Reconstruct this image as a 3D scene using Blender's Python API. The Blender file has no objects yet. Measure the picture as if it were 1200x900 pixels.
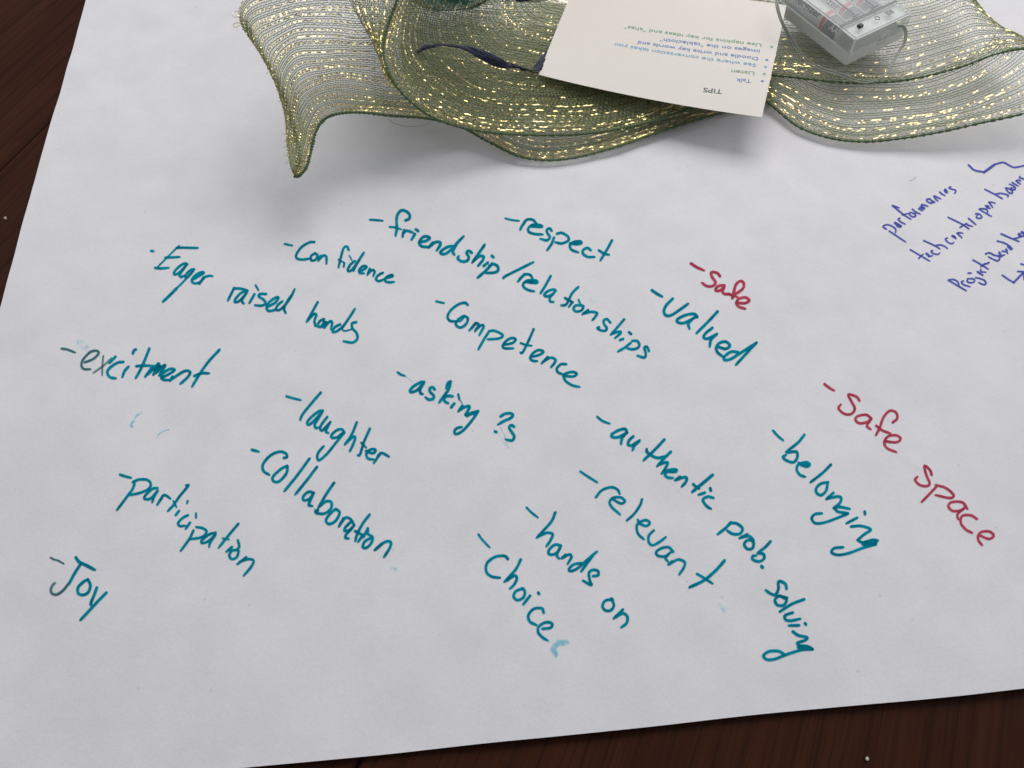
import bpy, bmesh, math, random
import numpy as np
from math import sin, cos, radians, pi, sqrt, atan2
from mathutils import Vector, Matrix, noise
random.seed(7); rng = np.random.default_rng(7)
SC = bpy.context.scene
COL = SC.collection

# ------------------------------------------------------------------ camera, light, exposure
F, TILT, H = 940.0, radians(30.35), 0.37
cd = bpy.data.cameras.new("camera"); cam = bpy.data.objects.new("camera", cd); COL.objects.link(cam)
cam.location = (0, 0, H); cam.rotation_euler = (TILT, 0, 0)
cd.sensor_width = 36; cd.lens = 36 * F / 1200; cd.clip_start = 0.01; cd.clip_end = 50
SC.camera = cam
W = bpy.data.worlds.new("World"); SC.world = W; W.use_nodes = True
W.node_tree.nodes["Background"].inputs[0].default_value = (0.93, 0.93, 1.0, 1)
W.node_tree.nodes["Background"].inputs[1].default_value = 0.235
def area(name, loc, tgt, sx, sy, power, col):
    l = bpy.data.lights.new(name, 'AREA'); l.shape = 'RECTANGLE'; l.size = sx; l.size_y = sy
    l.energy = power; l.color = col
    o = bpy.data.objects.new(name, l); COL.objects.link(o); o.location = loc
    o.rotation_euler = (Vector(tgt) - Vector(loc)).to_track_quat('-Z', 'Y').to_euler()
    return o
area("window_light", (0.30, 1.38, 1.24), (0.02, 0.33, 0), 1.25, 0.95, 17.6, (1.0, 0.975, 0.952))
area("cool_fill_left", (-1.25, 0.55, 0.85), (-0.05, 0.3, 0), 0.8, 0.7, 3.2, (0.86, 0.93, 1.0))  # added cool fill, brightens the left edge and softens the shadows
area("cool_fill_right", (1.3, 0.45, 0.85), (0.1, 0.3, 0), 0.8, 0.7, 2.6, (0.86, 0.93, 1.0))  # second cool fill, added on the right
SC.view_settings.view_transform = 'Standard'; SC.view_settings.look = 'None'
SC.view_settings.exposure = 0.08; SC.view_settings.gamma = 1
SC.render.engine = 'CYCLES'

# ------------------------------------------------------------------ geometry helpers
def P(px, py, z=0.0):
    """a point of the photograph, laid on the level z above the table"""
    dx = (px - 600) / F; dy = -(py - 450) / F
    Y = dy * cos(TILT) + sin(TILT); Z = dy * sin(TILT) - cos(TILT)
    s = (z - H) / Z
    return np.array([dx * s, Y * s, z])
def mesh_obj(name, verts, faces, mat, parent=None, smooth=True):
    me = bpy.data.meshes.new(name)
    me.from_pydata([tuple(v) for v in verts], [], [tuple(f) for f in faces]) if not isinstance(faces, np.ndarray) else fill(me, verts, faces)
    me.update()
    if smooth: me.polygons.foreach_set("use_smooth", [True] * len(me.polygons))
    o = bpy.data.objects.new(name, me); COL.objects.link(o)
    if mat: me.materials.append(mat)
    if parent: o.parent = parent
    return o
def fill(me, verts, faces):
    verts = np.asarray(verts, dtype=np.float32); n, k = faces.shape
    me.vertices.add(len(verts)); me.vertices.foreach_set("co", verts.ravel())
    me.loops.add(n * k); me.loops.foreach_set("vertex_index", faces.astype(np.int32).ravel())
    me.polygons.add(n); me.polygons.foreach_set("loop_start", np.arange(0, n * k, k, dtype=np.int32))
    me.update(calc_edges=True)
def empty(name, loc=(0, 0, 0), label=None, cat=None):
    o = bpy.data.objects.new(name, None); COL.objects.link(o); o.location = loc; o.empty_display_size = 0.02
    if label: o['label'] = label
    if cat: o['category'] = cat
    return o
def catmull(pts, n):
    """points (k,d) -> n samples through them"""
    p = np.asarray(pts, float)
    if len(p) == 1: return np.repeat(p, n, 0)
    if len(p) == 2:
        t = np.linspace(0, 1, n)[:, None]; return p[0] * (1 - t) + p[1] * t
    q = np.vstack([2 * p[0] - p[1], p, 2 * p[-1] - p[-2]])
    t = np.linspace(0, len(p) - 1, n); i = np.minimum(t.astype(int), len(p) - 2); f = (t - i)[:, None]
    a, b, c, d = q[i], q[i + 1], q[i + 2], q[i + 3]
    return 0.5 * (2 * b + (c - a) * f + (2 * a - 5 * b + 4 * c - d) * f ** 2 + (3 * b - a - 3 * c + d) * f ** 3)
def tubes(lines, nrm, rad, sides=4, flat=1.0):
    """lines (m,n,3), nrm (m,n,3); one tube per line -> verts, quads"""
    L = np.asarray(lines); m, n, _ = L.shape
    T = np.gradient(L, axis=1); T /= np.linalg.norm(T, axis=2, keepdims=True) + 1e-12
    N = nrm - (nrm * T).sum(2, keepdims=True) * T; N /= np.linalg.norm(N, axis=2, keepdims=True) + 1e-12
    B = np.cross(T, N)
    rad = np.broadcast_to(np.asarray(rad, float), (m, n))[..., None, None]
    a = np.linspace(0, 2 * pi, sides, endpoint=False) + pi / sides
    V = L[:, :, None, :] + rad * (np.cos(a)[None, None, :, None] * B[:, :, None, :] + flat * np.sin(a)[None, None, :, None] * N[:, :, None, :])
    idx = np.arange(m * n * sides).reshape(m, n, sides)
    A = idx[:, :-1, :]; Bq = idx[:, 1:, :]
    Fc = np.stack([A, np.roll(A, -1, 2), np.roll(Bq, -1, 2), Bq], -1).reshape(-1, 4)
    return V.reshape(-1, 3), Fc
def tube_obj(name, pts, r, mat, parent, n=60, sides=10, up=(0, 0, 1)):
    L = catmull(pts, n)[None]; N = np.broadcast_to(np.array(up, float), L.shape)
    v, f = tubes(L, N, r, sides)
    return mesh_obj(name, v, f, mat, parent)

# ------------------------------------------------------------------ materials
def new_mat(name):
    m = bpy.data.materials.new(name); m.use_nodes = True
    nt = m.node_tree; b = nt.nodes["Principled BSDF"]; return m, nt, b
def setp(b, **k):
    for n, v in k.items():
        n = n.replace('_', ' ')
        b.inputs[n].default_value = (*v, 1) if isinstance(v, tuple) and len(v) == 3 else v
def N_(nt, t, **k):
    n = nt.nodes.new(t)
    for a, v in k.items(): setattr(n, a, v)
    return n
def noise_tex(nt, scale, detail=4, rough=0.6, vec=None, mapping=None):
    n = N_(nt, 'ShaderNodeTexNoise'); n.inputs['Scale'].default_value = scale
    n.inputs['Detail'].default_value = detail; n.inputs['Roughness'].default_value = rough
    if vec: nt.links.new(vec, n.inputs['Vector'])
    return n
def ramp(nt, fac, stops):
    r = N_(nt, 'ShaderNodeValToRGB'); e = r.color_ramp.elements
    while len(e) < len(stops): e.new(0.5)
    for k, (p, c) in enumerate(stops):
        e[k].position = p; e[k].color = (*c, 1) if len(c) == 3 else c
    nt.links.new(fac, r.inputs[0]); return r
def coords(nt, rot=0, sc=(1, 1, 1)):
    t = N_(nt, 'ShaderNodeTexCoord'); m = N_(nt, 'ShaderNodeMapping')
    m.inputs['Rotation'].default_value = (0, 0, rot); m.inputs['Scale'].default_value = sc
    nt.links.new(t.outputs['Object'], m.inputs['Vector']); return m.outputs[0]
def bump(nt, b, h, strength, dist):
    n = N_(nt, 'ShaderNodeBump'); n.inputs['Strength'].default_value = strength; n.inputs['Distance'].default_value = dist
    nt.links.new(h, n.inputs['Height']); nt.links.new(n.outputs[0], b.inputs['Normal']); return n
def simple(name, col, rough=0.5, metal=0.0, nscale=None, amt=0.15, bmp=0.0, **kw):
    m, nt, b = new_mat(name); setp(b, Base_Color=col, Roughness=rough, Metallic=metal, **kw)
    if nscale:
        v = coords(nt); n = noise_tex(nt, nscale, 3, 0.6, v)
        r = ramp(nt, n.outputs[0], [(0.3, tuple(c * (1 - amt) for c in col)), (0.7, tuple(min(1, c * (1 + amt)) for c in col))])
        nt.links.new(r.outputs[0], b.inputs['Base Color'])
        if bmp: bump(nt, b, n.outputs[0], 0.6, bmp)
    return m

def mat_paper():
    m, nt, b = new_mat("white_roll_paper"); v = coords(nt)
    n1 = noise_tex(nt, 900, 3, 0.7, v); n2 = noise_tex(nt, 22, 4, 0.55, v); n3 = noise_tex(nt, 260, 4, 0.6, v); n4 = noise_tex(nt, 55, 3, 0.5, v)
    nm = N_(nt, 'ShaderNodeMix', data_type='FLOAT'); nm.inputs[0].default_value = 0.5; nt.links.new(n2.outputs[0], nm.inputs[2]); nt.links.new(n4.outputs[0], nm.inputs[3])
    r = ramp(nt, nm.outputs[0], [(0.40, (0.783, 0.773, 0.790)), (0.62, (0.822, 0.812, 0.830))])
    r2 = ramp(nt, n1.outputs[0], [(0.25, (0.93, 0.93, 0.93)), (0.6, (1, 1, 1))])
    mx = N_(nt, 'ShaderNodeMix', data_type='RGBA', blend_type='MULTIPLY'); mx.inputs[0].default_value = 1
    nt.links.new(r.outputs[0], mx.inputs[6]); nt.links.new(r2.outputs[0], mx.inputs[7])
    # tiny fibre specks of the pulp
    vo = N_(nt, 'ShaderNodeTexVoronoi'); vo.inputs['Scale'].default_value = 60; nt.links.new(v, vo.inputs['Vector'])
    sp = ramp(nt, vo.outputs['Distance'], [(0.0, (0.62, 0.58, 0.52)), (0.035, (0.8, 0.78, 0.75)), (0.05, (1, 1, 1))])
    mx2 = N_(nt, 'ShaderNodeMix', data_type='RGBA', blend_type='MULTIPLY'); mx2.inputs[0].default_value = 0.5
    nt.links.new(mx.outputs[2], mx2.inputs[6]); nt.links.new(sp.outputs[0], mx2.inputs[7])
    nt.links.new(mx2.outputs[2], b.inputs['Base Color'])
    setp(b, Roughness=0.85); b.inputs['Specular IOR Level'].default_value = 0.15
    a = N_(nt, 'ShaderNodeMath', operation='MULTIPLY_ADD'); nt.links.new(n1.outputs[0], a.inputs[0]); a.inputs[1].default_value = 0.35
    nt.links.new(n3.outputs[0], a.inputs[2])
    bump(nt, b, a.outputs[0], 0.35, 0.00035)
    return m
def mat_ink(name, c0, c1, dry=False):
    m, nt, b = new_mat(name); v = coords(nt)
    ed = N_(nt, 'ShaderNodeAttribute', attribute_name='edge'); de = N_(nt, 'ShaderNodeAttribute', attribute_name='dens')
    n = noise_tex(nt, 1500, 3, 0.7, v); n2 = noise_tex(nt, 320 if dry else 150, 3, 0.6, v)
    r = ramp(nt, n2.outputs[0], [(0.35, c0), (0.65, c1)]); nt.links.new(r.outputs[0], b.inputs['Base Color'])
    setp(b, Roughness=0.8); b.inputs['Specular IOR Level'].default_value = 0.04
    tr = N_(nt, 'ShaderNodeBsdfTransparent'); tr.inputs[0].default_value = (*[min(1, x ** 0.5) for x in c1], 1)
    body = N_(nt, 'ShaderNodeMixShader'); body.inputs[0].default_value = 0.62
    nt.links.new(tr.outputs[0], body.inputs[1]); nt.links.new(b.outputs[0], body.inputs[2])
    # alpha = smoothstep(edge + noise) * density
    ad = N_(nt, 'ShaderNodeMath', operation='MULTIPLY_ADD'); nt.links.new(n.outputs[0], ad.inputs[0]); ad.inputs[1].default_value = 0.5
    nt.links.new(ed.outputs['Fac'], ad.inputs[2])
    s = N_(nt, 'ShaderNodeMapRange', interpolation_type='SMOOTHSTEP'); nt.links.new(ad.outputs[0], s.inputs[0])
    s.inputs[1].default_value = 0.28; s.inputs[2].default_value = 0.62
    # dryness: density below 1 lets grain through
    s2 = N_(nt, 'ShaderNodeMapRange', interpolation_type='SMOOTHSTEP'); nt.links.new(n.outputs[0], s2.inputs[0])
    inv = N_(nt, 'ShaderNodeMath', operation='SUBTRACT'); inv.inputs[0].default_value = 0.72; nt.links.new(de.outputs['Fac'], inv.inputs[1])
    ad2 = N_(nt, 'ShaderNodeMath', operation='ADD'); nt.links.new(inv.outputs[0], ad2.inputs[0]); ad2.inputs[1].default_value = 0.42
    nt.links.new(inv.outputs[0], s2.inputs[1]); nt.links.new(ad2.outputs[0], s2.inputs[2])
    mu = N_(nt, 'ShaderNodeMath', operation='MULTIPLY'); nt.links.new(s.outputs[0], mu.inputs[0]); nt.links.new(s2.outputs[0], mu.inputs[1])
    mp = N_(nt, 'ShaderNodeMath', operation='MULTIPLY'); nt.links.new(mu.outputs[0], mp.inputs[0])
    dm = N_(nt, 'ShaderNodeMapRange'); nt.links.new(de.outputs['Fac'], dm.inputs[0]); dm.inputs[3].default_value = 0.1
    nt.links.new(dm.outputs[0], mp.inputs[1])
    if dry:
        sm = N_(nt, 'ShaderNodeMapRange', interpolation_type='SMOOTHSTEP'); nt.links.new(n2.outputs[0], sm.inputs[0]); sm.inputs[1].default_value = 0.36; sm.inputs[2].default_value = 0.62
        m3 = N_(nt, 'ShaderNodeMath', operation='MULTIPLY'); nt.links.new(mp.outputs[0], m3.inputs[0]); nt.links.new(sm.outputs[0], m3.inputs[1]); mp = m3
        s.inputs[1].default_value = 0.15; s.inputs[2].default_value = 1.3
    t2 = N_(nt, 'ShaderNodeBsdfTransparent'); out = nt.nodes['Material Output']; fm = N_(nt, 'ShaderNodeMixShader')
    nt.links.new(mp.outputs[0], fm.inputs[0]); nt.links.new(t2.outputs[0], fm.inputs[1]); nt.links.new(body.outputs[0], fm.inputs[2])
    nt.links.new(fm.outputs[0], out.inputs[0]); return m
GRAIN = radians(67)
def mat_wood():
    m, nt, b = new_mat("dark_stained_wood")
    oi = N_(nt, 'ShaderNodeObjectInfo')
    t = N_(nt, 'ShaderNodeTexCoord'); ofs = N_(nt, 'ShaderNodeVectorMath', operation='ADD')
    mu = N_(nt, 'ShaderNodeMath', operation='MULTIPLY'); nt.links.new(oi.outputs['Random'], mu.inputs[0]); mu.inputs[1].default_value = 7
    cb = N_(nt, 'ShaderNodeCombineXYZ'); nt.links.new(mu.outputs[0], cb.inputs[0]); nt.links.new(mu.outputs[0], cb.inputs[1])
    nt.links.new(t.outputs['Object'], ofs.inputs[0]); nt.links.new(cb.outputs[0], ofs.inputs[1])
    def mp(sc):
        q = N_(nt, 'ShaderNodeMapping'); q.inputs['Scale'].default_value = sc; nt.links.new(ofs.outputs[0], q.inputs['Vector']); return q.outputs[0]
    fine = noise_tex(nt, 1.0, 5, 0.7, mp((16, 800, 60))); mid = noise_tex(nt, 1.0, 5, 0.65, mp((7, 90, 30))); wob = noise_tex(nt, 1, 4, 0.6, mp((9, 22, 20)))
    wv = N_(nt, 'ShaderNodeTexWave', bands_direction='Y'); nt.links.new(mp((0.6, 26, 1)), wv.inputs['Vector'])
    wv.inputs['Scale'].default_value = 1.2; wv.inputs['Distortion'].default_value = 7; wv.inputs['Detail'].default_value = 4; wv.inputs['Detail Scale'].default_value = 1.2
    a = ramp(nt, mid.outputs[0], [(0.3, (0.036, 0.0100, 0.0040)), (0.5, (0.044, 0.0130, 0.0054)), (0.72, (0.055, 0.0165, 0.0068))])
    bb = ramp(nt, fine.outputs[0], [(0.36, (0.42, 0.4, 0.38)), (0.50, (1, 1, 1))])
    cc = ramp(nt, wv.outputs[0], [(0.0, (0.5, 0.47, 0.45)), (0.12, (1, 1, 1)), (1, (1.0, 1.0, 1.0))])
    dd = ramp(nt, wob.outputs[0], [(0.3, (0.7, 0.7, 0.7)), (0.65, (1.15, 1.1, 1.05))])
    cur = a.outputs[0]
    for x in (bb, cc, dd):
        mx = N_(nt, 'ShaderNodeMix', data_type='RGBA', blend_type='MULTIPLY'); mx.inputs[0].default_value = 0.6
        nt.links.new(cur, mx.inputs[6]); nt.links.new(x.outputs[0], mx.inputs[7]); cur = mx.outputs[2]
    nt.links.new(cur, b.inputs['Base Color'])
    rr = ramp(nt, fine.outputs[0], [(0.3, (0.62,) * 3), (0.7, (0.42,) * 3)]); nt.links.new(rr.outputs[0], b.inputs['Roughness'])
    b.inputs['Specular IOR Level'].default_value = 0.09
    ad = N_(nt, 'ShaderNodeMath', operation='ADD'); nt.links.new(fine.outputs[0], ad.inputs[0]); nt.links.new(wv.outputs[0], ad.inputs[1])
    bump(nt, b, ad.outputs[0], 0.5, 0.0004)
    return m
M = dict(paper=mat_paper(), wood=mat_wood(),
    teal=mat_ink("teal_marker_ink", (0.0, 0.19, 0.29), (0.0, 0.36, 0.48)),
    red=mat_ink("red_marker_ink", (0.44, 0.04, 0.09), (0.62, 0.10, 0.16)),
    purple=mat_ink("violet_blue_pen_ink", (0.085, 0.10, 0.44), (0.14, 0.17, 0.58)),
    drygreen=mat_ink("drying_teal_ink", (0.004, 0.11, 0.13), (0.01, 0.16, 0.18)),
    smear=mat_ink("smeared_light_blue_ink", (0.20, 0.62, 0.80), (0.30, 0.70, 0.86), True),
    thread=simple("olive_green_thread", (0.175, 0.21, 0.058), 0.42, nscale=400, amt=0.35),
    cross=simple("pale_clear_thread", (0.56, 0.61, 0.36), 0.25, nscale=500, amt=0.25),
    selv=simple("dark_green_selvage", (0.065, 0.115, 0.038), 0.55, nscale=900, amt=0.4),
    gold=simple("gold_foil", (0.74, 0.60, 0.27), 0.27, 1.0, nscale=300, amt=0.12),
    navy=simple("navy_velvet", (0.013, 0.017, 0.045), 0.95, nscale=1100, amt=0.9, bmp=0.0009, Sheen_Weight=0.6, Sheen_Roughness=0.4),
    card=simple("cream_card_stock", (0.86, 0.805, 0.74), 0.8, nscale=1200, amt=0.03, bmp=0.00006),
    black=simple("black_plastic", (0.01, 0.01, 0.01), 0.4),
    steel=simple("bright_steel", (0.6, 0.6, 0.6), 0.25, 1.0),
    t_black=simple("grey_print", (0.16, 0.19, 0.20), 0.8), t_blue=simple("blue_print", (0.20, 0.32, 0.60), 0.8),
    t_sky=simple("sky_blue_print", (0.25, 0.50, 0.68), 0.8), t_green=simple("green_print", (0.27, 0.46, 0.30), 0.8),
    silver=simple("silver_battery_sleeve", (0.76, 0.77, 0.79), 0.35, 0.0, nscale=200, amt=0.08),
    slate=simple("dark_battery_sleeve", (0.085, 0.10, 0.12), 0.4, 0.0), bred=simple("red_battery_print", (0.6, 0.05, 0.05), 0.4),
    bead=simple("teal_glass_bead", (0.0, 0.50, 0.62), 0.1, nscale=60, amt=0.4), crumb=simple("pale_crumb", (0.6, 0.55, 0.45), 0.9, nscale=3000))
def mat_milky(name, col, tr, rough):
    m, nt, b = new_mat(name); setp(b, Base_Color=col, Roughness=rough)
    v = coords(nt); n = noise_tex(nt, 350, 3, 0.6, v); bump(nt, b, n.outputs[0], 0.25, 0.0002)
    t = N_(nt, 'ShaderNodeBsdfTransparent'); t.inputs[0].default_value = (0.96, 0.97, 0.96, 1)
    lw = N_(nt, 'ShaderNodeLayerWeight'); lw.inputs[0].default_value = 0.35
    mr = N_(nt, 'ShaderNodeMapRange'); nt.links.new(lw.outputs['Facing'], mr.inputs[0]); mr.inputs[3].default_value = tr; mr.inputs[4].default_value = tr * 0.6
    x = N_(nt, 'ShaderNodeMixShader'); nt.links.new(mr.outputs[0], x.inputs[0])
    nt.links.new(b.outputs[0], x.inputs[1]); nt.links.new(t.outputs[0], x.inputs[2]); nt.links.new(x.outputs[0], nt.nodes['Material Output'].inputs[0])
    return m
M['milky'] = mat_milky("frosted_clear_plastic", (0.93, 0.95, 0.94), 0.87, 0.12)
M['milky2'] = mat_milky("frosted_tray_plastic", (0.86, 0.88, 0.85), 0.32, 0.22)
M['milky3'] = mat_milky("opal_white_plastic", (0.92, 0.93, 0.92), 0.15, 0.3)
M['wire'] = mat_milky("clear_wire_sleeve", (0.34, 0.37, 0.30), 0.3, 0.12)
M['rib'] = simple("grey_moulded_rib", (0.30, 0.31, 0.31), 0.35)
def mat_glass():
    m, nt, b = new_mat("thick_green_glass"); setp(b, Base_Color=(0.86, 0.96, 0.93), Roughness=0.03, IOR=1.45); b.inputs['Transmission Weight'].default_value = 1
    return m
M['glass'] = mat_glass()

# ------------------------------------------------------------------ the table
table = empty("wooden_table", (0, 0, -0.03), "dark reddish brown stained wooden table under the white paper sheet", "table")
def qof(p): return -p[0] * sin(GRAIN) + p[1] * cos(GRAIN)
q0 = qof(P(417, 896)); q1 = qof(P(30, 163)); nb = max(1, round(abs(q1 - q0) / 0.30)); PW = abs(q1 - q0) / nb
lo = q0 - PW * 4
for k in range(9):
    a, b_ = lo + k * PW + 0.0006, lo + (k + 1) * PW - 0.0006
    n = 24; vs = []; fs = []
    prof = [(a, -0.022), (a, -0.0016), (a + 0.0012, -0.0003), (a + 0.003, 0), (b_ - 0.003, 0), (b_ - 0.0012, -0.0003), (b_, -0.0016), (b_, -0.022)]
    for i in range(n):
        u = -1.1 + 2.6 * i / (n - 1)
        for (q, z) in prof: vs.append((u, q, z))
    m_ = len(prof)
    for i in range(n - 1):
        for j in range(m_ - 1): fs.append((i * m_ + j, (i + 1) * m_ + j, (i + 1) * m_ + j + 1, i * m_ + j + 1))
    o = mesh_obj("plank", vs, fs, M['wood'], table, smooth=False); o.location = (0, 0, 0.028); o.rotation_euler = (0, 0, GRAIN)
for u in (-0.9, 1.2):   # battens under the planks
    v = [(u + dx, dq, dz) for dx in (-.04, .04) for dq in (lo, lo + 9 * PW) for dz in (-0.03, 0)]
    o = mesh_obj("batten", v, [(0, 1, 3, 2), (4, 6, 7, 5), (0, 4, 5, 1), (2, 3, 7, 6), (0, 2, 6, 4), (1, 5, 7, 3)], M['wood'], table, False)
    o.location = (0, 0, 0.0055); o.rotation_euler = (0, 0, GRAIN)

# ------------------------------------------------------------------ the paper
e1a, e1b = P(102, 0), P(39, 225); e2a, e2b = P(300, 899), P(1200, 807)
d1 = (e1a - e1b)[:2]; d1 /= np.linalg.norm(d1); d2 = (e2b - e2a)[:2]; d2 /= np.linalg.norm(d2)
A_ = np.array([d1, -d2]).T; s_ = np.linalg.solve(A_, e2a[:2] - e1b[:2]); corner = e1b[:2] + d1 * s_[0]
def paperH(x, y):
    h = 0.0011 + 0.0010 * (noise.noise((x * 9, y * 9, 3.1)) + 0.8 * noise.noise((x * 24, y * 19, 8)) + 0.28 * noise.noise((x * 60, y * 48, 8)) + 0.45 * noise.noise((x * 45 + 3, y * 38, 2)))
    h += 0.0009 * sin(38 * x + 16 * y + 2.2 * noise.noise((x * 5, y * 5, 0))) * 0.35
    c = CREASE; dx, dy = x - c[0], y - c[1]
    h += 0.0007 * math.exp(-((dx + dy) ** 2) / 6e-6 - ((dx - dy) ** 2) / 6e-5)
    return max(h, 0.0002)
CREASE = P(1068, 541)
paper = None
GX, GY, PWD, PHT = 460, 400, 1.15, 1.0
us = np.linspace(0, PWD, GX); vs_ = np.linspace(0, PHT, GY)
V = np.zeros((GY, GX, 3))
for j, v in enumerate(vs_):
    for i, u in enumerate(us):
        x = corner[0] + d2[0] * u + d1[0] * v; y = corner[1] + d2[1] * u + d1[1] * v
        if i == 0: x += 0.0006 * noise.noise((v * 14, 1, 1))
        if j == 0: y += 0.0006 * noise.noise((u * 12, 5, 1))
        V[j, i] = (x, y, paperH(x, y))
idx = np.arange(GX * GY).reshape(GY, GX)
top = np.stack([idx[:-1, :-1], idx[:-1, 1:], idx[1:, 1:], idx[1:, :-1]], -1).reshape(-1, 4)
# rim so the sheet has a real edge
rim_i = np.concatenate([idx[0, :], idx[1:, -1], idx[-1, -2::-1], idx[-2:0:-1, 0]])
rt = V.reshape(-1, 3)[rim_i]; rim = rt - np.array([0, 0, 0.00018]); base = GX * GY; nr = len(rim_i); ar = np.arange(nr)
side = np.stack([base + ar, base + nr + ar, base + nr + (ar + 1) % nr, base + (ar + 1) % nr], -1)
paper = mesh_obj("paper_sheet", np.vstack([V.reshape(-1, 3), rt, rim]), np.vstack([top, side]), M['paper'])
paper['label'] = "large white sheet of roll paper covered in teal, red and violet handwriting"; paper['category'] = "paper sheet"

# ------------------------------------------------------------------ handwriting (traced in photo pixels, laid on the sheet)
def lay(x, y, lift):
    p = P(x, y, 0.001)
    for _ in range(3): p = P(x, y, paperH(p[0], p[1]) + lift)
    return p
LIFT = [0.00025]
def word(label, x0, y0, s, w, strokes, mat='teal'):
    """strokes: list of [points] or ([points], width, density, material) in zoomed coordinates"""
    groups = {}
    for st in strokes:
        ww, den, mt = w, 1.0, mat
        if isinstance(st, tuple):
            ww = st[1] or w; den = st[2] if len(st) > 2 else 1.0; mt = st[3] if len(st) > 3 else mat; st = st[0]
        if mt == 'smear': den = min(1, den * 2.2)
        if len(st) == 1: st = [st[0], (st[0][0] + ww * 0.25, st[0][1] + ww * 0.2)]
        p = np.array(st, float) / s + (x0, y0)
        ln = np.sum(np.linalg.norm(np.diff(p, axis=0), axis=1)); n = max(5, int(ln / 0.9))
        c = catmull(p, n); t = np.gradient(c, axis=0); t /= np.linalg.norm(t, axis=1, keepdims=True) + 1e-9
        nn = np.stack([-t[:, 1], t[:, 0]], 1); hw = ww / s * 0.5 * 1.19
        prof = np.array([1 + 0.10 * noise.noise((k * 0.17, x0 + st[0][0], y0)) for k in range(n)]) * hw
        tail = 0.8 if ln > 6 else 1
        k4 = min(4, n); prof[-k4:] *= np.linspace(1, tail, k4)
        ca = [(c[0] - t[0] * hw * q, nn[0], hw * sqrt(1 - q * q), t[0]) for q in (0.98, 0.75, 0.4)]
        cb = [(c[-1] + t[-1] * hw * tail * q, nn[-1], hw * tail * sqrt(1 - q * q), t[-1]) for q in (0.4, 0.75, 0.98)]
        cen = [a[0] for a in ca] + list(c) + [a[0] for a in cb]
        nor = [a[1] for a in ca] + list(nn) + [a[1] for a in cb]
        wid = [a[2] for a in ca] + list(prof) + [a[2] for a in cb]
        g = groups.setdefault(mt if mt != 'smear' else 'smear%d' % len(groups), [[], [], [], []]); vb = len(g[0]); m_ = len(cen)
        LIFT[0] += 0.0000015
        for k in range(m_):
            l = 0.00022 + (LIFT[0] % 0.00006) + k * 1.0e-7
            e = 0.15 if k in (0, m_ - 1) else 1.0
            d = den if not callable(den) else den(k / m_)
            for q, ev in ((-1, 0), (-0.55, 0.8), (0, 1), (0.55, 0.8), (1, 0)):
                a = cen[k] + nor[k] * wid[k] * q
                g[0].append(lay(a[0], a[1], l)); g[2].append(ev * e); g[3].append(d)
            if k:
                for q in range(4):
                    b0 = vb + (k - 1) * 5 + q; g[1].append((b0, b0 + 1, b0 + 6, b0 + 5))
    for mt, g in groups.items():
        mt = mt.rstrip('0123456789')
        o = mesh_obj("handwritten_word" if mt != 'smear' else "ink_smudge", np.array(g[0]), np.array(g[1]), M[mt], paper)
        o['label'] = label if mt != 'smear' else "pale blue smear of marker ink"
        for nm, arr in (('edge', g[2]), ('dens', g[3])):
            at = o.data.attributes.new(nm, 'FLOAT', 'POINT'); at.data.foreach_set('value', np.array(arr, dtype=np.float32))
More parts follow.
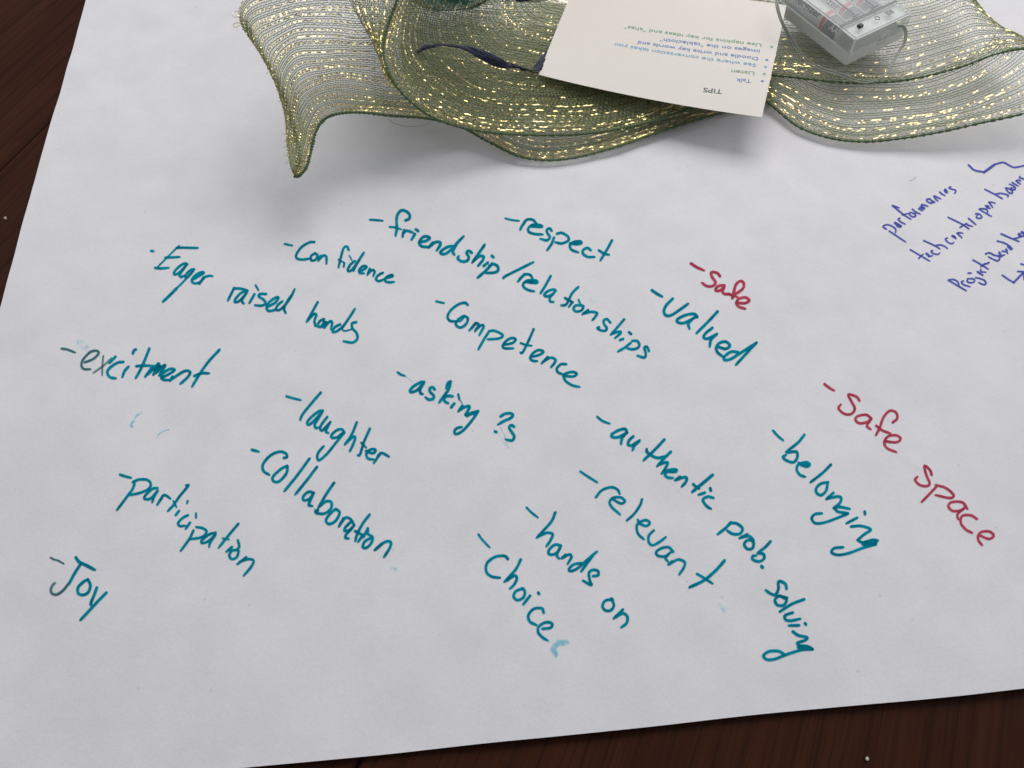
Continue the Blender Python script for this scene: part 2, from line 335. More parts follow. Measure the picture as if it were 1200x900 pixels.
WORDS = [
("teal marker word Eager with a dot before it", 160, 270, 7.5, 21, [
 [(128,179),(146,182)],
 [(352,153),(400,150),(470,152),(538,153)], ([(374,134),(340,165),(270,235),(190,315)],15), [(255,238),(310,236),(378,232)], ([(165,328),(210,333),(280,327)],22),
 [(446,296),(428,288),(390,305),(345,345),(328,378),(345,386),(385,360),(440,300)], [(440,300),(400,355),(378,395),(395,408),(415,396)],
 [(505,340),(478,345),(440,380),(427,408),(450,408),(485,370),(506,342)], ([(500,352),(430,430),(350,510)],18), ([(350,510),(290,570),(232,625)],25),
 [(492,432),(540,405),(592,372),(570,366),(520,390),(487,430),(495,458),(530,464),(560,448)],
 [(588,412),(570,440),(554,470)], [(570,445),(600,410),(635,398),(668,400)]]),
("teal marker word raised", 260, 260, 5.4545, 16, [
 [(78,422),(58,462),(38,503)], [(78,424),(120,426),(165,438)], [(160,438),(120,455),(88,490),(82,510),(105,508),(145,470),(160,442)], [(158,452),(128,500),(140,522)],
 [(208,462),(192,490),(175,518)], ([(216,405),(234,436)],13), [(282,460),(245,460),(235,475),(265,495),(280,518),(255,534),(212,532)],
 [(296,540),(340,515),(362,485),(345,483),(305,510),(285,545),(300,568),(348,560)],
 [(385,508),(358,530),(346,556),(365,563),(400,535),(440,480),(465,430)], [(440,475),(410,520),(398,555),(408,582)]]),
("teal marker word hands after raised", 260, 260, 5.4545, 16, [
 [(612,513),(580,570),(542,638)], [(550,628),(588,588),(604,596),(592,630),(598,665)],
 [(652,620),(625,635),(612,664),(632,668),(656,638)], [(654,636),(640,672)],
 [(668,640),(655,676)], [(656,672),(690,635),(705,645),(697,684)],
 [(755,655),(722,672),(708,700),(730,700),(770,670),(815,610),(850,555)], ([(808,625),(772,680),(785,696),(830,685)],10),
 [(858,640),(832,648),(835,680),(860,708),(866,745),(835,770),(778,762)]]),
("teal marker word Confidence", 260, 260, 5.4545, 16, [
 ([(402,140),(450,150)],13), [(590,128),(560,130),(510,160),(476,208),(482,234),(520,240),(556,234)], [(595,200),(570,218),(572,245),(600,240),(611,212),(596,200)],
 [(630,217),(616,248)], [(622,238),(650,214),(668,225),(668,266)], [(810,178),(800,157),(780,165),(765,210),(745,290)], ([(745,240),(785,262)],11), ([(782,268),(779,286)],13),
 ([(815,215),(832,246)],10), [(850,250),(822,272),(804,308),(822,312),(850,282),(885,230),(908,195)], [(880,240),(850,290),(842,312)],
 [(878,312),(905,305),(925,287),(905,281),(880,302),(880,324),(908,328)], [(945,300),(930,338)], [(934,330),(960,307),(976,315),(968,346)],
 [(1028,325),(1000,340),(985,365),(1003,378),(1032,368)], [(1045,360),(1090,347),(1085,338),(1050,354),(1045,378),(1070,385),(1100,383)]]),
("teal marker words friendship and a slash", 420, 230, 6.667, 22, [
 ([(92,182),(140,185),(190,190)],17), [(370,187),(395,175),(402,150),(380,120),(340,108),(310,135),(298,180),(300,250),(290,305)], ([(245,238),(290,243),(335,258)],16),
 [(358,265),(350,285),(345,315)], [(352,285),(375,268),(405,275),(425,283)], [(442,295),(415,338)], [(450,258),(466,270)],
 [(480,355),(520,350),(556,330),(545,315),(510,315),(480,345),(478,375),(505,392),(545,395)], [(580,362),(548,400)], [(555,392),(600,358),(636,358),(640,378),(612,422)],
 [(735,388),(695,395),(645,428),(648,448),(685,446),(730,410),(775,360),(822,312)], [(765,375),(738,430),(750,455)],
 [(885,440),(862,425),(845,440),(862,475),(848,503),(810,508),(777,487),(784,468)],
 [(985,380),(950,430),(890,516)], [(900,503),(945,467),(978,470),(970,500),(935,542)], [(1010,518),(980,542)], [(1044,465),(1054,474)],
 [(1045,525),(1000,575),(932,635)], [(1025,542),(1058,528),(1090,550),(1090,580),(1060,595),(1000,598)]]),
("teal marker slash and start of relationships", 560, 280, 10, 30, [
 [(300,455),(330,430),(500,345),(650,270)], [(545,412),(510,450),(468,498)], [(490,465),(550,415),(610,418),(640,455)],
 [(570,500),(640,512),(692,512),(690,490),(640,480),(570,490),(530,530),(545,570),(600,600),(660,612)], [(600,498),(650,500),(690,502)],
 [(852,435),(800,530),(735,635)], [(912,605),(890,590),(830,605),(785,640),(782,665),(822,670),(880,640),(912,600)], [(885,640),(845,685),(846,728),(885,738)]]),
("teal marker end of relationships", 600, 330, 6.667, 20, [
 [(517,42),(470,90),(440,150),(420,180),(385,185)], [(415,127),(445,145),(474,160)], [(472,160),(445,195)], ([(520,142),(530,165)],16),
 [(542,185),(500,185),(480,210),(500,232),(540,225),(558,195),(540,180)], [(595,222),(550,254)], [(560,248),(620,235),(664,245),(650,275),(628,300)],
 [(768,318),(742,292),(717,302),(720,332),(740,360),(730,382),(695,380),(668,362),(682,354)], [(875,295),(820,360),(772,414)], [(785,405),(835,390),(850,400),(805,440)],
 [(868,447),(845,455)], [(915,395),(930,408)], [(925,480),(880,515),(828,545)], [(940,462),(975,462),(995,488),(985,515),(945,528),(900,520)],
 [(1070,540),(1055,508),(1035,515),(1045,560),(1035,592),(980,578)],
 ([(550,70),(600,100),(660,150),(720,190)],70,.14,'smear'), ([(540,90),(600,130),(640,160)],50,.14,'smear'), ([(860,390),(900,340)],40,.1,'smear'), ([(955,430),(958,436)],12,.3,'smear')]),
("teal marker word respect", 580, 230, 6, 18, [
 ([(75,155),(120,166),(170,172)],14), [(208,185),(190,208),(178,235)], [(190,208),(222,165),(265,164),(292,190)], [(262,212),(328,214),(318,202),(265,200),(235,225),(240,250),(280,264),(335,267)],
 [(398,240),(385,225),(365,235),(370,260),(387,285),(365,308),(320,298)], [(415,290),(398,335),(367,378)], [(437,262),(470,256),(513,282),(515,310),(470,330),(425,322)],
 [(528,330),(570,336),(608,328),(595,315),(550,322),(527,345),(540,375),(585,393)], [(672,377),(652,362),(622,375),(618,400),(650,424),(700,426)],
 [(823,310),(790,370),(742,450)], [(732,380),(765,400),(802,410)]]),
("teal marker word Competence", 500, 340, 6, 18, [
 ([(68,78),(122,90)],15), [(288,102),(270,88),(225,98),(170,140),(147,185),(165,215),(205,218)], [(262,180),(222,205),(205,240),(235,262),(275,240),(290,198),(265,180)], ([(205,218),(240,215),(262,190)],12),
 [(345,230),(300,282)], [(315,268),(348,232),(365,245),(340,288)], [(345,278),(385,245),(400,258),(370,315)],
 [(432,300),(400,350),(364,415)], [(440,287),(480,285),(530,310),(530,328),(500,340),(430,345)], [(545,382),(600,372),(626,347),(600,335),(560,355),(535,390),(550,408),(608,408)],
 [(752,275),(710,370),(675,436),(660,438)], ([(662,372),(700,385),(738,390)],15), [(735,468),(790,455),(822,432),(790,420),(750,440),(728,475),(745,495),(778,498)],
 [(850,470),(808,515)], [(820,502),(870,474),(905,487),(900,510),(875,540)], [(980,520),(945,520),(915,550),(925,578),(960,592)],
 [(972,602),(1030,606),(1055,588),(1030,574),(985,582),(962,602),(980,640),(1025,668),(1075,680)],
 ([(500,515),(535,520)],50,.07,'smear'), ([(700,560),(730,575)],30,.08,'smear')]),
("teal marker word valued", 740, 290, 6, 20, [
 [(145,300),(180,325),(216,344)], [(290,360),(245,405),(228,450),(245,477),(280,475),(340,437),(398,395)], [(462,488),(440,466),(380,475),(325,503),(327,525),(370,530),(430,500),(462,480)],
 [(425,505),(400,535),(408,570)], [(605,450),(540,520),(457,602)], [(568,565),(522,602),(508,630),(535,640),(600,608)], [(600,608),(560,648),(550,695)],
 [(610,697),(660,712),(692,690),(665,662),(620,670),(597,702),(605,735),(640,765)], [(748,735),(702,732),(655,765),(657,790),(700,782),(760,745),(878,670)], [(878,670),(830,720),(735,824)]]),
("small red marker word safe", 740, 290, 6, 19, [
 [(420,112),(460,138),(510,160)], [(622,200),(600,177),(560,175),(568,208),(592,245),(570,270),(530,270),(497,248)], [(652,265),(612,270),(592,292),(602,305),(635,295),(655,272)], [(652,280),(640,308),(655,325),(690,328)],
 [(710,355),(720,310),(735,260),(765,235),(790,250),(785,285),(750,315),(712,332)], [(680,325),(745,347)], [(740,388),(800,390),(828,370),(800,350),(755,360),(738,390),(755,415),(800,430)]], 'red'),
("teal marker word excitment, its first letters dry and faded", 60, 390, 5.4545, 17, [
 ([(68,100),(105,107),(152,125)],15,.78,'drygreen'), ([(215,188),(270,165),(303,130),(290,114),(250,122),(205,168),(193,205),(208,230),(250,232)],15,.78,'drygreen'),
 ([(332,148),(328,200),(325,270)],12,.64,'drygreen'), ([(385,162),(330,212),(268,255)],13,.6,'drygreen'), [(410,152),(372,192)],
 [(460,185),(425,190),(380,218),(358,250),(375,282),(412,290)], [(492,217),(468,245),(455,282)], [(522,130),(530,110),(540,106)],
 [(627,100),(595,180),(565,245),(540,288)], [(545,212),(590,208),(640,210)], [(650,212),(600,280)], [(620,262),(688,195),(652,268)], [(655,262),(728,205),(690,272)], ([(640,235),(700,215),(670,255)],22),
 [(705,288),(760,258),(788,235),(760,230),(715,257),(703,283),(720,300),(762,300)], [(775,280),(760,304)], [(770,295),(850,245),(888,250),(870,285),(825,325)],
 [(1075,108),(1000,190),(945,270),(900,343)], [(915,275),(960,258),(1008,258)],
 ([(185,62),(212,85),(232,110)],46,.22,'smear'), ([(240,240),(262,215),(300,190)],50,.13,'smear'), ([(572,508),(540,538),(510,592),(522,600)],14,.42,'smear'), ([(750,615),(702,635),(680,660),(662,692)],9,.3,'smear')]),
("teal marker word laughter", 320, 440, 7.5, 23, [
 ([(118,182),(180,200),(242,215)],20), [(418,150),(340,240),(260,340),(238,390)], [(435,308),(400,315),(330,370),(300,415),(320,430),(370,385),(432,318)], [(430,320),(392,385),(366,430),(375,460),(392,456)],
 [(475,365),(432,420),(412,460),(430,482),(465,450),(505,407)], [(500,412),(475,460),(463,490),(485,505)], [(625,500),(605,472),(560,480),(515,520),(518,546),(565,540),(618,498)],
 [(625,500),(560,580),(480,680),(408,742),(388,715),(402,670),(445,620)], [(735,412),(690,520),(630,606)], [(645,590),(700,540),(722,545),(705,600),(675,664)],
 [(850,468),(800,580),(765,690),(745,700)], ([(775,590),(820,635)],18), [(818,662),(872,682),(900,665),(890,646),(850,652),(820,690),(835,728),(882,737)], [(940,688),(885,768)], [(922,705),(950,680),(985,692),(1018,712)]]),
("teal marker words asking ?s", 450, 420, 6.667, 22, [
 ([(108,108),(130,124),(162,135)],18), ([(165,135),(205,165),(240,190)],6,.5,'smear'), [(312,184),(290,185),(240,210),(205,245),(215,262),(260,245),(310,192)], [(308,195),(282,240),(286,270),(302,278)],
 [(395,240),(380,224),(357,235),(362,262),(388,290),(383,315),(350,320),(325,303)], [(520,180),(500,190),(486,232)], [(518,182),(508,235),(470,290),(432,342)], [(535,295),(500,292),(468,312),(480,338),(502,348)],
 [(548,352),(526,380)], ([(580,280),(588,315)],18), ([(588,315),(612,352)],7), [(612,370),(582,412)], [(590,402),(640,375),(668,374),(652,412),(634,438)], [(640,440),(685,425),(735,410)], [(650,448),(690,428),(705,440)],
 [(735,412),(690,480),(620,560),(567,590),(550,572),(568,545),(608,535)], [(912,452),(945,432),(988,428),(1008,442),(990,465),(940,487),(892,515)], ([(868,570),(876,574)],22),
 [(1015,532),(995,520),(978,540),(1000,578),(1018,608),(1000,640),(952,632)],
 ([(905,535),(935,585),(970,700)],9,.3,'smear'), ([(890,580),(930,650),(975,700)],9,.3,'smear'), ([(1000,680),(1060,790)],60,.1,'smear'), ([(380,335),(395,350)],25,.15,'smear'), ([(720,500),(755,550)],22,.12,'smear')]),
("teal marker word Collaboration", 280, 510, 5.295, 17, [
 [(82,90),(122,101)], [(280,140),(298,133),(288,110),(250,102),(195,125),(150,178),(152,220),(188,245)], [(300,190),(262,208),(212,255),(215,285),(250,285),(292,240),(303,200)],
 [(437,145),(360,250),(282,346)], [(483,197),(420,280),(350,366)], [(462,357),(432,350),(400,378),(402,402),(435,395),(465,357)], [(460,365),(440,410),(434,433),(455,438)],
 [(590,295),(545,360),(492,450)], [(500,440),(540,410),(573,415),(570,455),(530,485),(482,482),(475,467),(492,465)], [(600,457),(562,490),(540,528),(560,550),(600,530),(625,480),(602,457)],
 [(648,515),(620,566)], [(630,548),(660,512),(690,518),(716,558)], [(690,540),(660,572),(656,592),(685,588),(716,558)], [(700,578),(668,612),(660,635),(680,640)],
 [(810,493),(770,545),(735,610),(722,655)], [(722,595),(768,618)], [(770,618),(740,660)], [(800,578),(800,610),(828,632),(820,670),(790,698),(768,690),(785,655),(825,635)], [(798,580),(775,630)],
 [(882,675),(842,712)], [(855,703),(905,662),(942,662),(935,700),(900,755)], ([(945,822),(975,830)],22,.3,'smear'), ([(915,760),(928,775)],22,.15,'smear'), ([(455,440),(475,460)],8,.4,'smear')]),
("teal marker word participation", 130, 540, 6, 18, [
 [(65,97),(100,108),(140,118)], [(165,162),(150,200),(110,255),(42,345)], [(155,148),(200,130),(258,134),(280,165),(260,200),(200,225),(132,240)],
 [(325,190),(290,197),(240,245),(240,268),(280,262),(330,207)], [(325,215),(300,258),(290,290)], [(365,245),(325,308)], [(345,278),(375,240),(418,265)],
 [(530,172),(543,175),(480,252),(440,310),(400,352)], ([(440,283),(460,325)],15), [(478,352),(456,380)], ([(540,280),(535,297)],14), [(540,382),(505,400),(473,435),(485,458),(522,455)], [(555,435),(525,478)], ([(598,370),(598,398)],15),
 [(580,490),(550,550),(490,632)], [(602,465),(650,475),(672,500),(640,535),(562,550)], [(735,505),(690,517),(638,560),(645,578),(690,560),(735,515)], [(733,522),(700,570),(689,604)],
 [(895,443),(830,520),(757,610)], ([(788,545),(828,552)],15), [(850,606),(812,638)], [(893,560),(902,600),(890,618)], [(890,625),(850,632),(832,665),(850,690),(885,675),(900,630)],
 [(950,677),(888,726)], [(910,707),(968,690),(1003,702),(985,745),(934,806)]]),
("teal marker word Joy with a faded tail", 50, 640, 9, 30, [
 ([(85,120),(120,140),(160,150),(222,185)],20,.82,'drygreen'), ([(352,122),(385,165),(460,202),(548,248)],34), [(395,195),(340,280),(277,395)],
 ([(277,390),(212,468),(150,508),(102,500),(85,460),(105,410),(130,388)],28,lambda u: .85-.25*u,'drygreen'), [(475,350),(430,375),(375,430),(372,490),(415,513),(475,490),(503,420),(480,352)],
 [(570,437),(540,520),(508,600),(512,622)], [(670,490),(580,582),(480,690),(397,778)]]),
("teal marker word authentic", 690, 480, 6.9235, 23, [
 ([(70,58),(110,90),(168,112)],19), [(310,185),(295,157),(245,165),(190,197),(190,220),(240,222),(305,188)], [(306,185),(270,230),(262,278)],
 [(360,217),(330,245),(318,280),(345,290),(385,267),(413,247)], [(408,255),(370,292),(355,328)], [(612,243),(540,320),(445,410)], [(470,322),(475,345),(530,382),(570,390),(610,378)],
 [(665,342),(610,395),(555,458)], [(570,445),(620,427),(640,432),(625,470),(592,518)], [(640,502),(700,503),(712,487),(670,485),(632,500),(620,530),(645,550),(682,553)], ([(650,495),(700,495)],22),
 [(740,545),(700,572)], [(712,567),(770,548),(795,555),(785,590),(755,622)], ([(1003,530),(920,600),(840,666)],26), [(848,605),(870,625),(895,640)], [(940,674),(892,690)], [(985,638),(990,656)],
 [(1008,715),(970,705),(930,722),(932,750),(960,785),(990,803)], ([(480,450),(560,510),(700,620),(755,710)],10,.15,'smear'), ([(380,325),(460,360)],16,.18,'smear'), ([(985,40),(1000,80)],30,.12,'smear')]),
("teal marker abbreviation prob.", 830, 590, 4.5, 15, [
 [(120,100),(90,130),(50,162)], [(115,102),(150,105),(180,130),(168,158),(130,160),(100,142)], [(205,163),(165,182)], [(178,176),(215,172),(235,188),(240,200)], [(225,190),(203,195),(190,215),(205,238),(230,238),(240,210),(225,192)],
 [(328,200),(300,230),(260,260)], [(265,262),(290,265),(295,288),(270,305),(235,295),(235,277),(252,274)], ([(282,331),(286,336)],17)]),
("teal marker word solving", 830, 590, 4.5, 15, [
 [(413,448),(405,422),(372,410),(370,450),(355,480),(330,475),(304,457)], [(415,497),(372,488),(352,508),(365,535),(398,535),(412,505),(375,485)], [(505,505),(440,530),(377,570)],
 [(445,575),(405,590),(410,613),(440,617),(485,607)], [(478,642),(425,643)], [(511,631),(515,637)], [(447,675),(475,695),(520,705),(512,720),(470,735),(482,748)], [(482,750),(520,752),(550,765)], ([(478,757),(540,765)],20),
 [(550,768),(490,772),(410,797),(350,820),(310,822),(292,802),(320,780),(370,778),(403,796)], ([(60,540),(85,565)],30,.2,'smear'), ([(480,225),(505,235)],25,.12,'smear'), ([(70,490),(76,494)],12,.25,'smear')]),
("teal marker word relevant", 670, 540, 5.622, 17, [
 ([(58,70),(110,105),(168,141)],15), [(160,238),(200,192),(260,173),(300,187),(316,215)], [(270,250),(322,280),(350,265),(325,241),(275,242),(250,270),(265,305),(318,352)], [(463,254),(450,292),(410,350),(363,392)],
 [(445,412),(490,428),(514,408),(490,390),(450,402),(428,430),(438,480),(475,515)], [(436,390),(446,408)], [(540,458),(508,492),(508,535),(535,555),(580,532),(620,502)],
 [(668,598),(640,569),(590,575),(556,602),(570,625),(615,628),(655,600)], [(640,612),(618,640),(634,662)], [(660,662),(638,682)], [(645,678),(700,650),(743,665),(740,700),(709,747)],
 ([(1006,657),(950,720),(870,787),(777,832)],20), [(827,745),(870,770),(928,808)], ([(715,755),(765,800)],10,.25,'smear'), ([(780,850),(860,830)],40,.12,'smear')]),
("teal marker words hands on", 550, 585, 4.615, 15, [
 ([(310,45),(335,70),(370,98)],12), [(465,72),(440,125),(365,207)], [(375,200),(420,181),(450,188),(440,220),(417,254)], [(495,250),(462,246),(430,275),(435,298),(470,292),(493,258)], [(490,265),(473,300),(485,320)],
 [(520,300),(500,318)], [(508,315),(540,298),(552,312),(532,349)], [(605,345),(565,352),(540,375),(550,388),(590,370),(640,325),(690,283)], [(665,308),(605,390)],
 [(670,415),(696,410),(695,387),(665,382),(647,400),(652,440),(660,464),(615,440)], [(775,542),(738,547),(720,575),(735,600),(765,600),(782,572),(768,535)], [(830,597),(780,645)], [(792,637),(830,617),(855,635),(850,670),(822,692)]]),
("teal marker word Choice", 550, 585, 4.615, 15, [
 ([(50,190),(70,218),(110,260)],12), [(208,322),(190,306),(140,311),(96,345),(92,390),(120,417),(165,424)], [(278,326),(250,380),(190,446)], [(205,438),(245,412),(257,428),(243,460),(220,483)],
 [(290,482),(252,497),(240,525),(260,545),(293,530),(300,497),(285,480)], [(328,522),(292,568)], ([(373,505),(377,511)],15), [(402,612),(392,590),(350,592),(320,625),(327,660),(363,680)],
 [(397,700),(440,694),(447,672),(415,665),(377,687),(373,720),(398,748),(422,762)], ([(520,775),(475,780),(455,812),(465,840)],36,.4,'smear'), ([(470,830),(490,855)],18,.28,'smear'), ([(430,765),(450,780)],8,.4,'smear'), ([(292,575),(308,588)],20,.15,'smear')]),
("teal marker word belonging", 890, 490, 5.294, 17, [
 ([(85,77),(115,110),(147,137)],15), [(278,103),(240,150),(165,209)], [(175,212),(230,208),(234,245),(210,273),(165,260),(146,240),(165,228)], [(245,277),(290,300),(312,287),(290,273),(245,285),(231,315),(250,350),(283,363)], ([(262,288),(300,288)],20),
 [(443,288),(390,340),(317,397)], [(425,397),(382,405),(352,435),(357,465),(385,476),(413,450),(424,402)], [(458,463),(415,502)], [(425,497),(490,485),(508,500),(495,530),(462,555)],
 [(462,556),(500,550),(560,562)], [(468,560),(490,580),(548,588)], [(548,592),(480,620),(400,648),(345,650),(325,620),(345,595),(388,590)], [(605,618),(540,652)], [(653,580),(655,594)],
 [(570,672),(630,668),(690,690),(650,720),(610,755)], [(610,755),(640,770),(700,755),(735,758)], ([(648,778),(722,768)],28), [(722,782),(640,805),(560,835),(490,848),(448,832),(465,806),(520,800)], ([(250,790),(290,805)],35,.1,'smear')]),
("larger red marker words safe space", 950, 440, 4.2875, 12.5, [
 [(70,43),(95,62),(118,75)], [(245,125),(230,106),(190,95),(205,130),(222,165),(205,192),(170,192),(140,165),(152,145)], [(305,217),(280,197),(235,205),(226,225),(250,240),(290,230),(305,212)], [(300,225),(283,252),(302,270)],
 [(413,235),(435,215),(430,187),(400,176),(367,208),(347,262),(328,300)], [(330,252),(360,275),(400,290)], [(375,330),(430,335),(452,317),(430,300),(390,305),(370,335),(385,365),(430,384)],
 [(608,498),(600,475),(572,453),(582,500),(598,540),(585,555),(550,550),(525,525),(537,508)], [(630,560),(600,592),(558,635)], [(630,550),(680,565),(718,600),(700,615),(628,600)],
 [(787,668),(762,637),(712,635),(692,655),(715,680),(760,675),(780,655)], [(765,670),(738,698),(742,722)], [(835,720),(805,702),(762,705),(755,740),(780,773),(812,790)],
 [(845,800),(895,820),(920,805),(900,784),(860,785),(842,805),(845,830),(862,852)]], 'red'),
("violet blue pen word performances", 1030, 210, 12, 22, [
 [(105,700),(58,665),(110,638),(180,655),(235,700),(235,750)], [(148,728),(215,772),(375,880)], ([(232,615),(300,660)],38), [(240,618),(310,650),(300,672),(250,655)],
 [(295,548),(270,560),(310,600),(372,630)], [(190,368),(340,490),(450,560)], [(190,368),(240,385),(285,402)], ([(330,500),(370,490),(425,478)],18),
 [(440,465),(430,490),(470,525),(515,520),(510,490),(450,465)], [(470,420),(520,460),(580,488)], [(560,415),(615,438)], [(575,395),(640,415)], ([(595,378),(640,400)],24), [(600,355),(645,362),(690,380)],
 [(720,275),(675,280),(680,310),(735,335),(765,315),(715,280)], [(750,312),(785,320)], [(775,235),(795,270),(830,305)], [(778,235),(820,250),(870,275)], [(855,178),(890,210),(930,228)], ([(935,155),(950,175)],46),
 [(1010,105),(985,120),(1030,140),(1075,150),(1080,175),(1062,198)],
 ([(510,-35),(520,-20),(450,15),(425,25)],9,.5,'drygreen')], 'purple'),
("violet blue pen wavy line above the words", 1000, 150, 4.5, 9, [
 ([(608,195),(640,222),(690,232)],10), ([(690,232),(715,215),(745,192)],14), ([(745,192),(790,181),(820,195),(850,207),(905,197),(945,188)],9)], 'purple'),
("violet blue pen words tech center", 1060, 235, 12, 22, [
 [(82,690),(230,775),(355,850)], [(200,812),(230,780),(265,752)], ([(310,745),(345,775)],32), [(345,785),(390,775)], [(395,700),(372,715),(410,745),(470,755),(495,735)],
 [(272,562),(430,635),(500,678)], [(435,632),(500,622),(560,640),(605,672)], [(600,525),(575,545),(620,590),(670,605),(692,585)], ([(675,495),(705,515)],32), [(705,500),(722,532)], [(740,455),(775,490),(808,520)], [(742,455),(780,450),(820,460)],
 [(615,235),(740,295),(835,345),(908,398)], ([(782,375),(830,345),(870,318)],21), [(868,325),(910,350),(955,360)], [(900,250),(950,290),(1005,338)]], 'purple'),
("violet blue pen words open hours", 1120, 200, 15, 27, [
 [(350,755),(400,752),(450,790),(455,825),(400,835),(362,810),(390,770)], [(415,675),(520,740),(628,800)], [(418,672),(470,665),(540,680),(565,720),(540,745)],
 [(525,615),(570,618),(575,640),(535,625)], [(550,650),(605,658)], [(590,560),(620,600),(650,640)], [(585,550),(640,552),(692,572)], [(515,325),(700,420),(825,492)], [(705,410),(780,395),(870,410),(925,430),(915,458)],
 [(880,300),(900,340),(940,385),(995,395),(990,350),(940,315),(880,300)], [(975,295),(985,320),(1030,335),(1055,310),(1010,285)], ([(940,232),(1000,255),(1050,290)],20), [(995,205),(1050,240),(1100,265)], [(1065,175),(1095,205),(1140,232)], [(1065,172),(1100,162),(1138,175)],
 [(1130,100),(1120,120),(1190,140),(1230,170)]], 'purple'),
("violet blue pen words Project-Based with an arrow below", 1108, 265, 11.25, 22, [
 [(40,710),(150,775),(275,850)], [(42,708),(100,700),(155,725),(180,770)], [(235,722),(210,735),(240,770),(325,797)], [(295,690),(288,730),(340,745),(385,725),(370,695),(300,690)], ([(300,618),(338,617)],22),
 [(400,678),(460,690),(515,715),(535,755),(500,768),(438,742)], ([(425,600),(490,645)],28), [(465,570),(475,600),(532,605)], [(365,445),(470,505),(565,565)], ([(472,525),(525,495)],28), ([(550,492),(570,480)],26),
 [(530,365),(580,350),(640,380),(700,395),(715,430),(685,455),(620,430),(568,402)], ([(712,350),(730,395)],34), [(730,390),(775,380)], [(750,328),(800,335),(822,358)], [(798,300),(815,320)], [(685,195),(760,215),(830,250),(880,295)], ([(830,265),(865,300)],34),
 [(735,100),(870,160),(970,200)], [(900,165),(960,150),(1010,130),(1060,140)], ([(970,105),(990,130)],36), ([(1010,80),(1060,110)],36), [(750,645),(830,700),(900,742)], ([(900,742),(960,680),(1030,610)],28), [(955,595),(1050,600)], [(1035,610),(1035,700)], [(995,495),(1060,515)]], 'purple'),
]

for args in WORDS: word(*args)

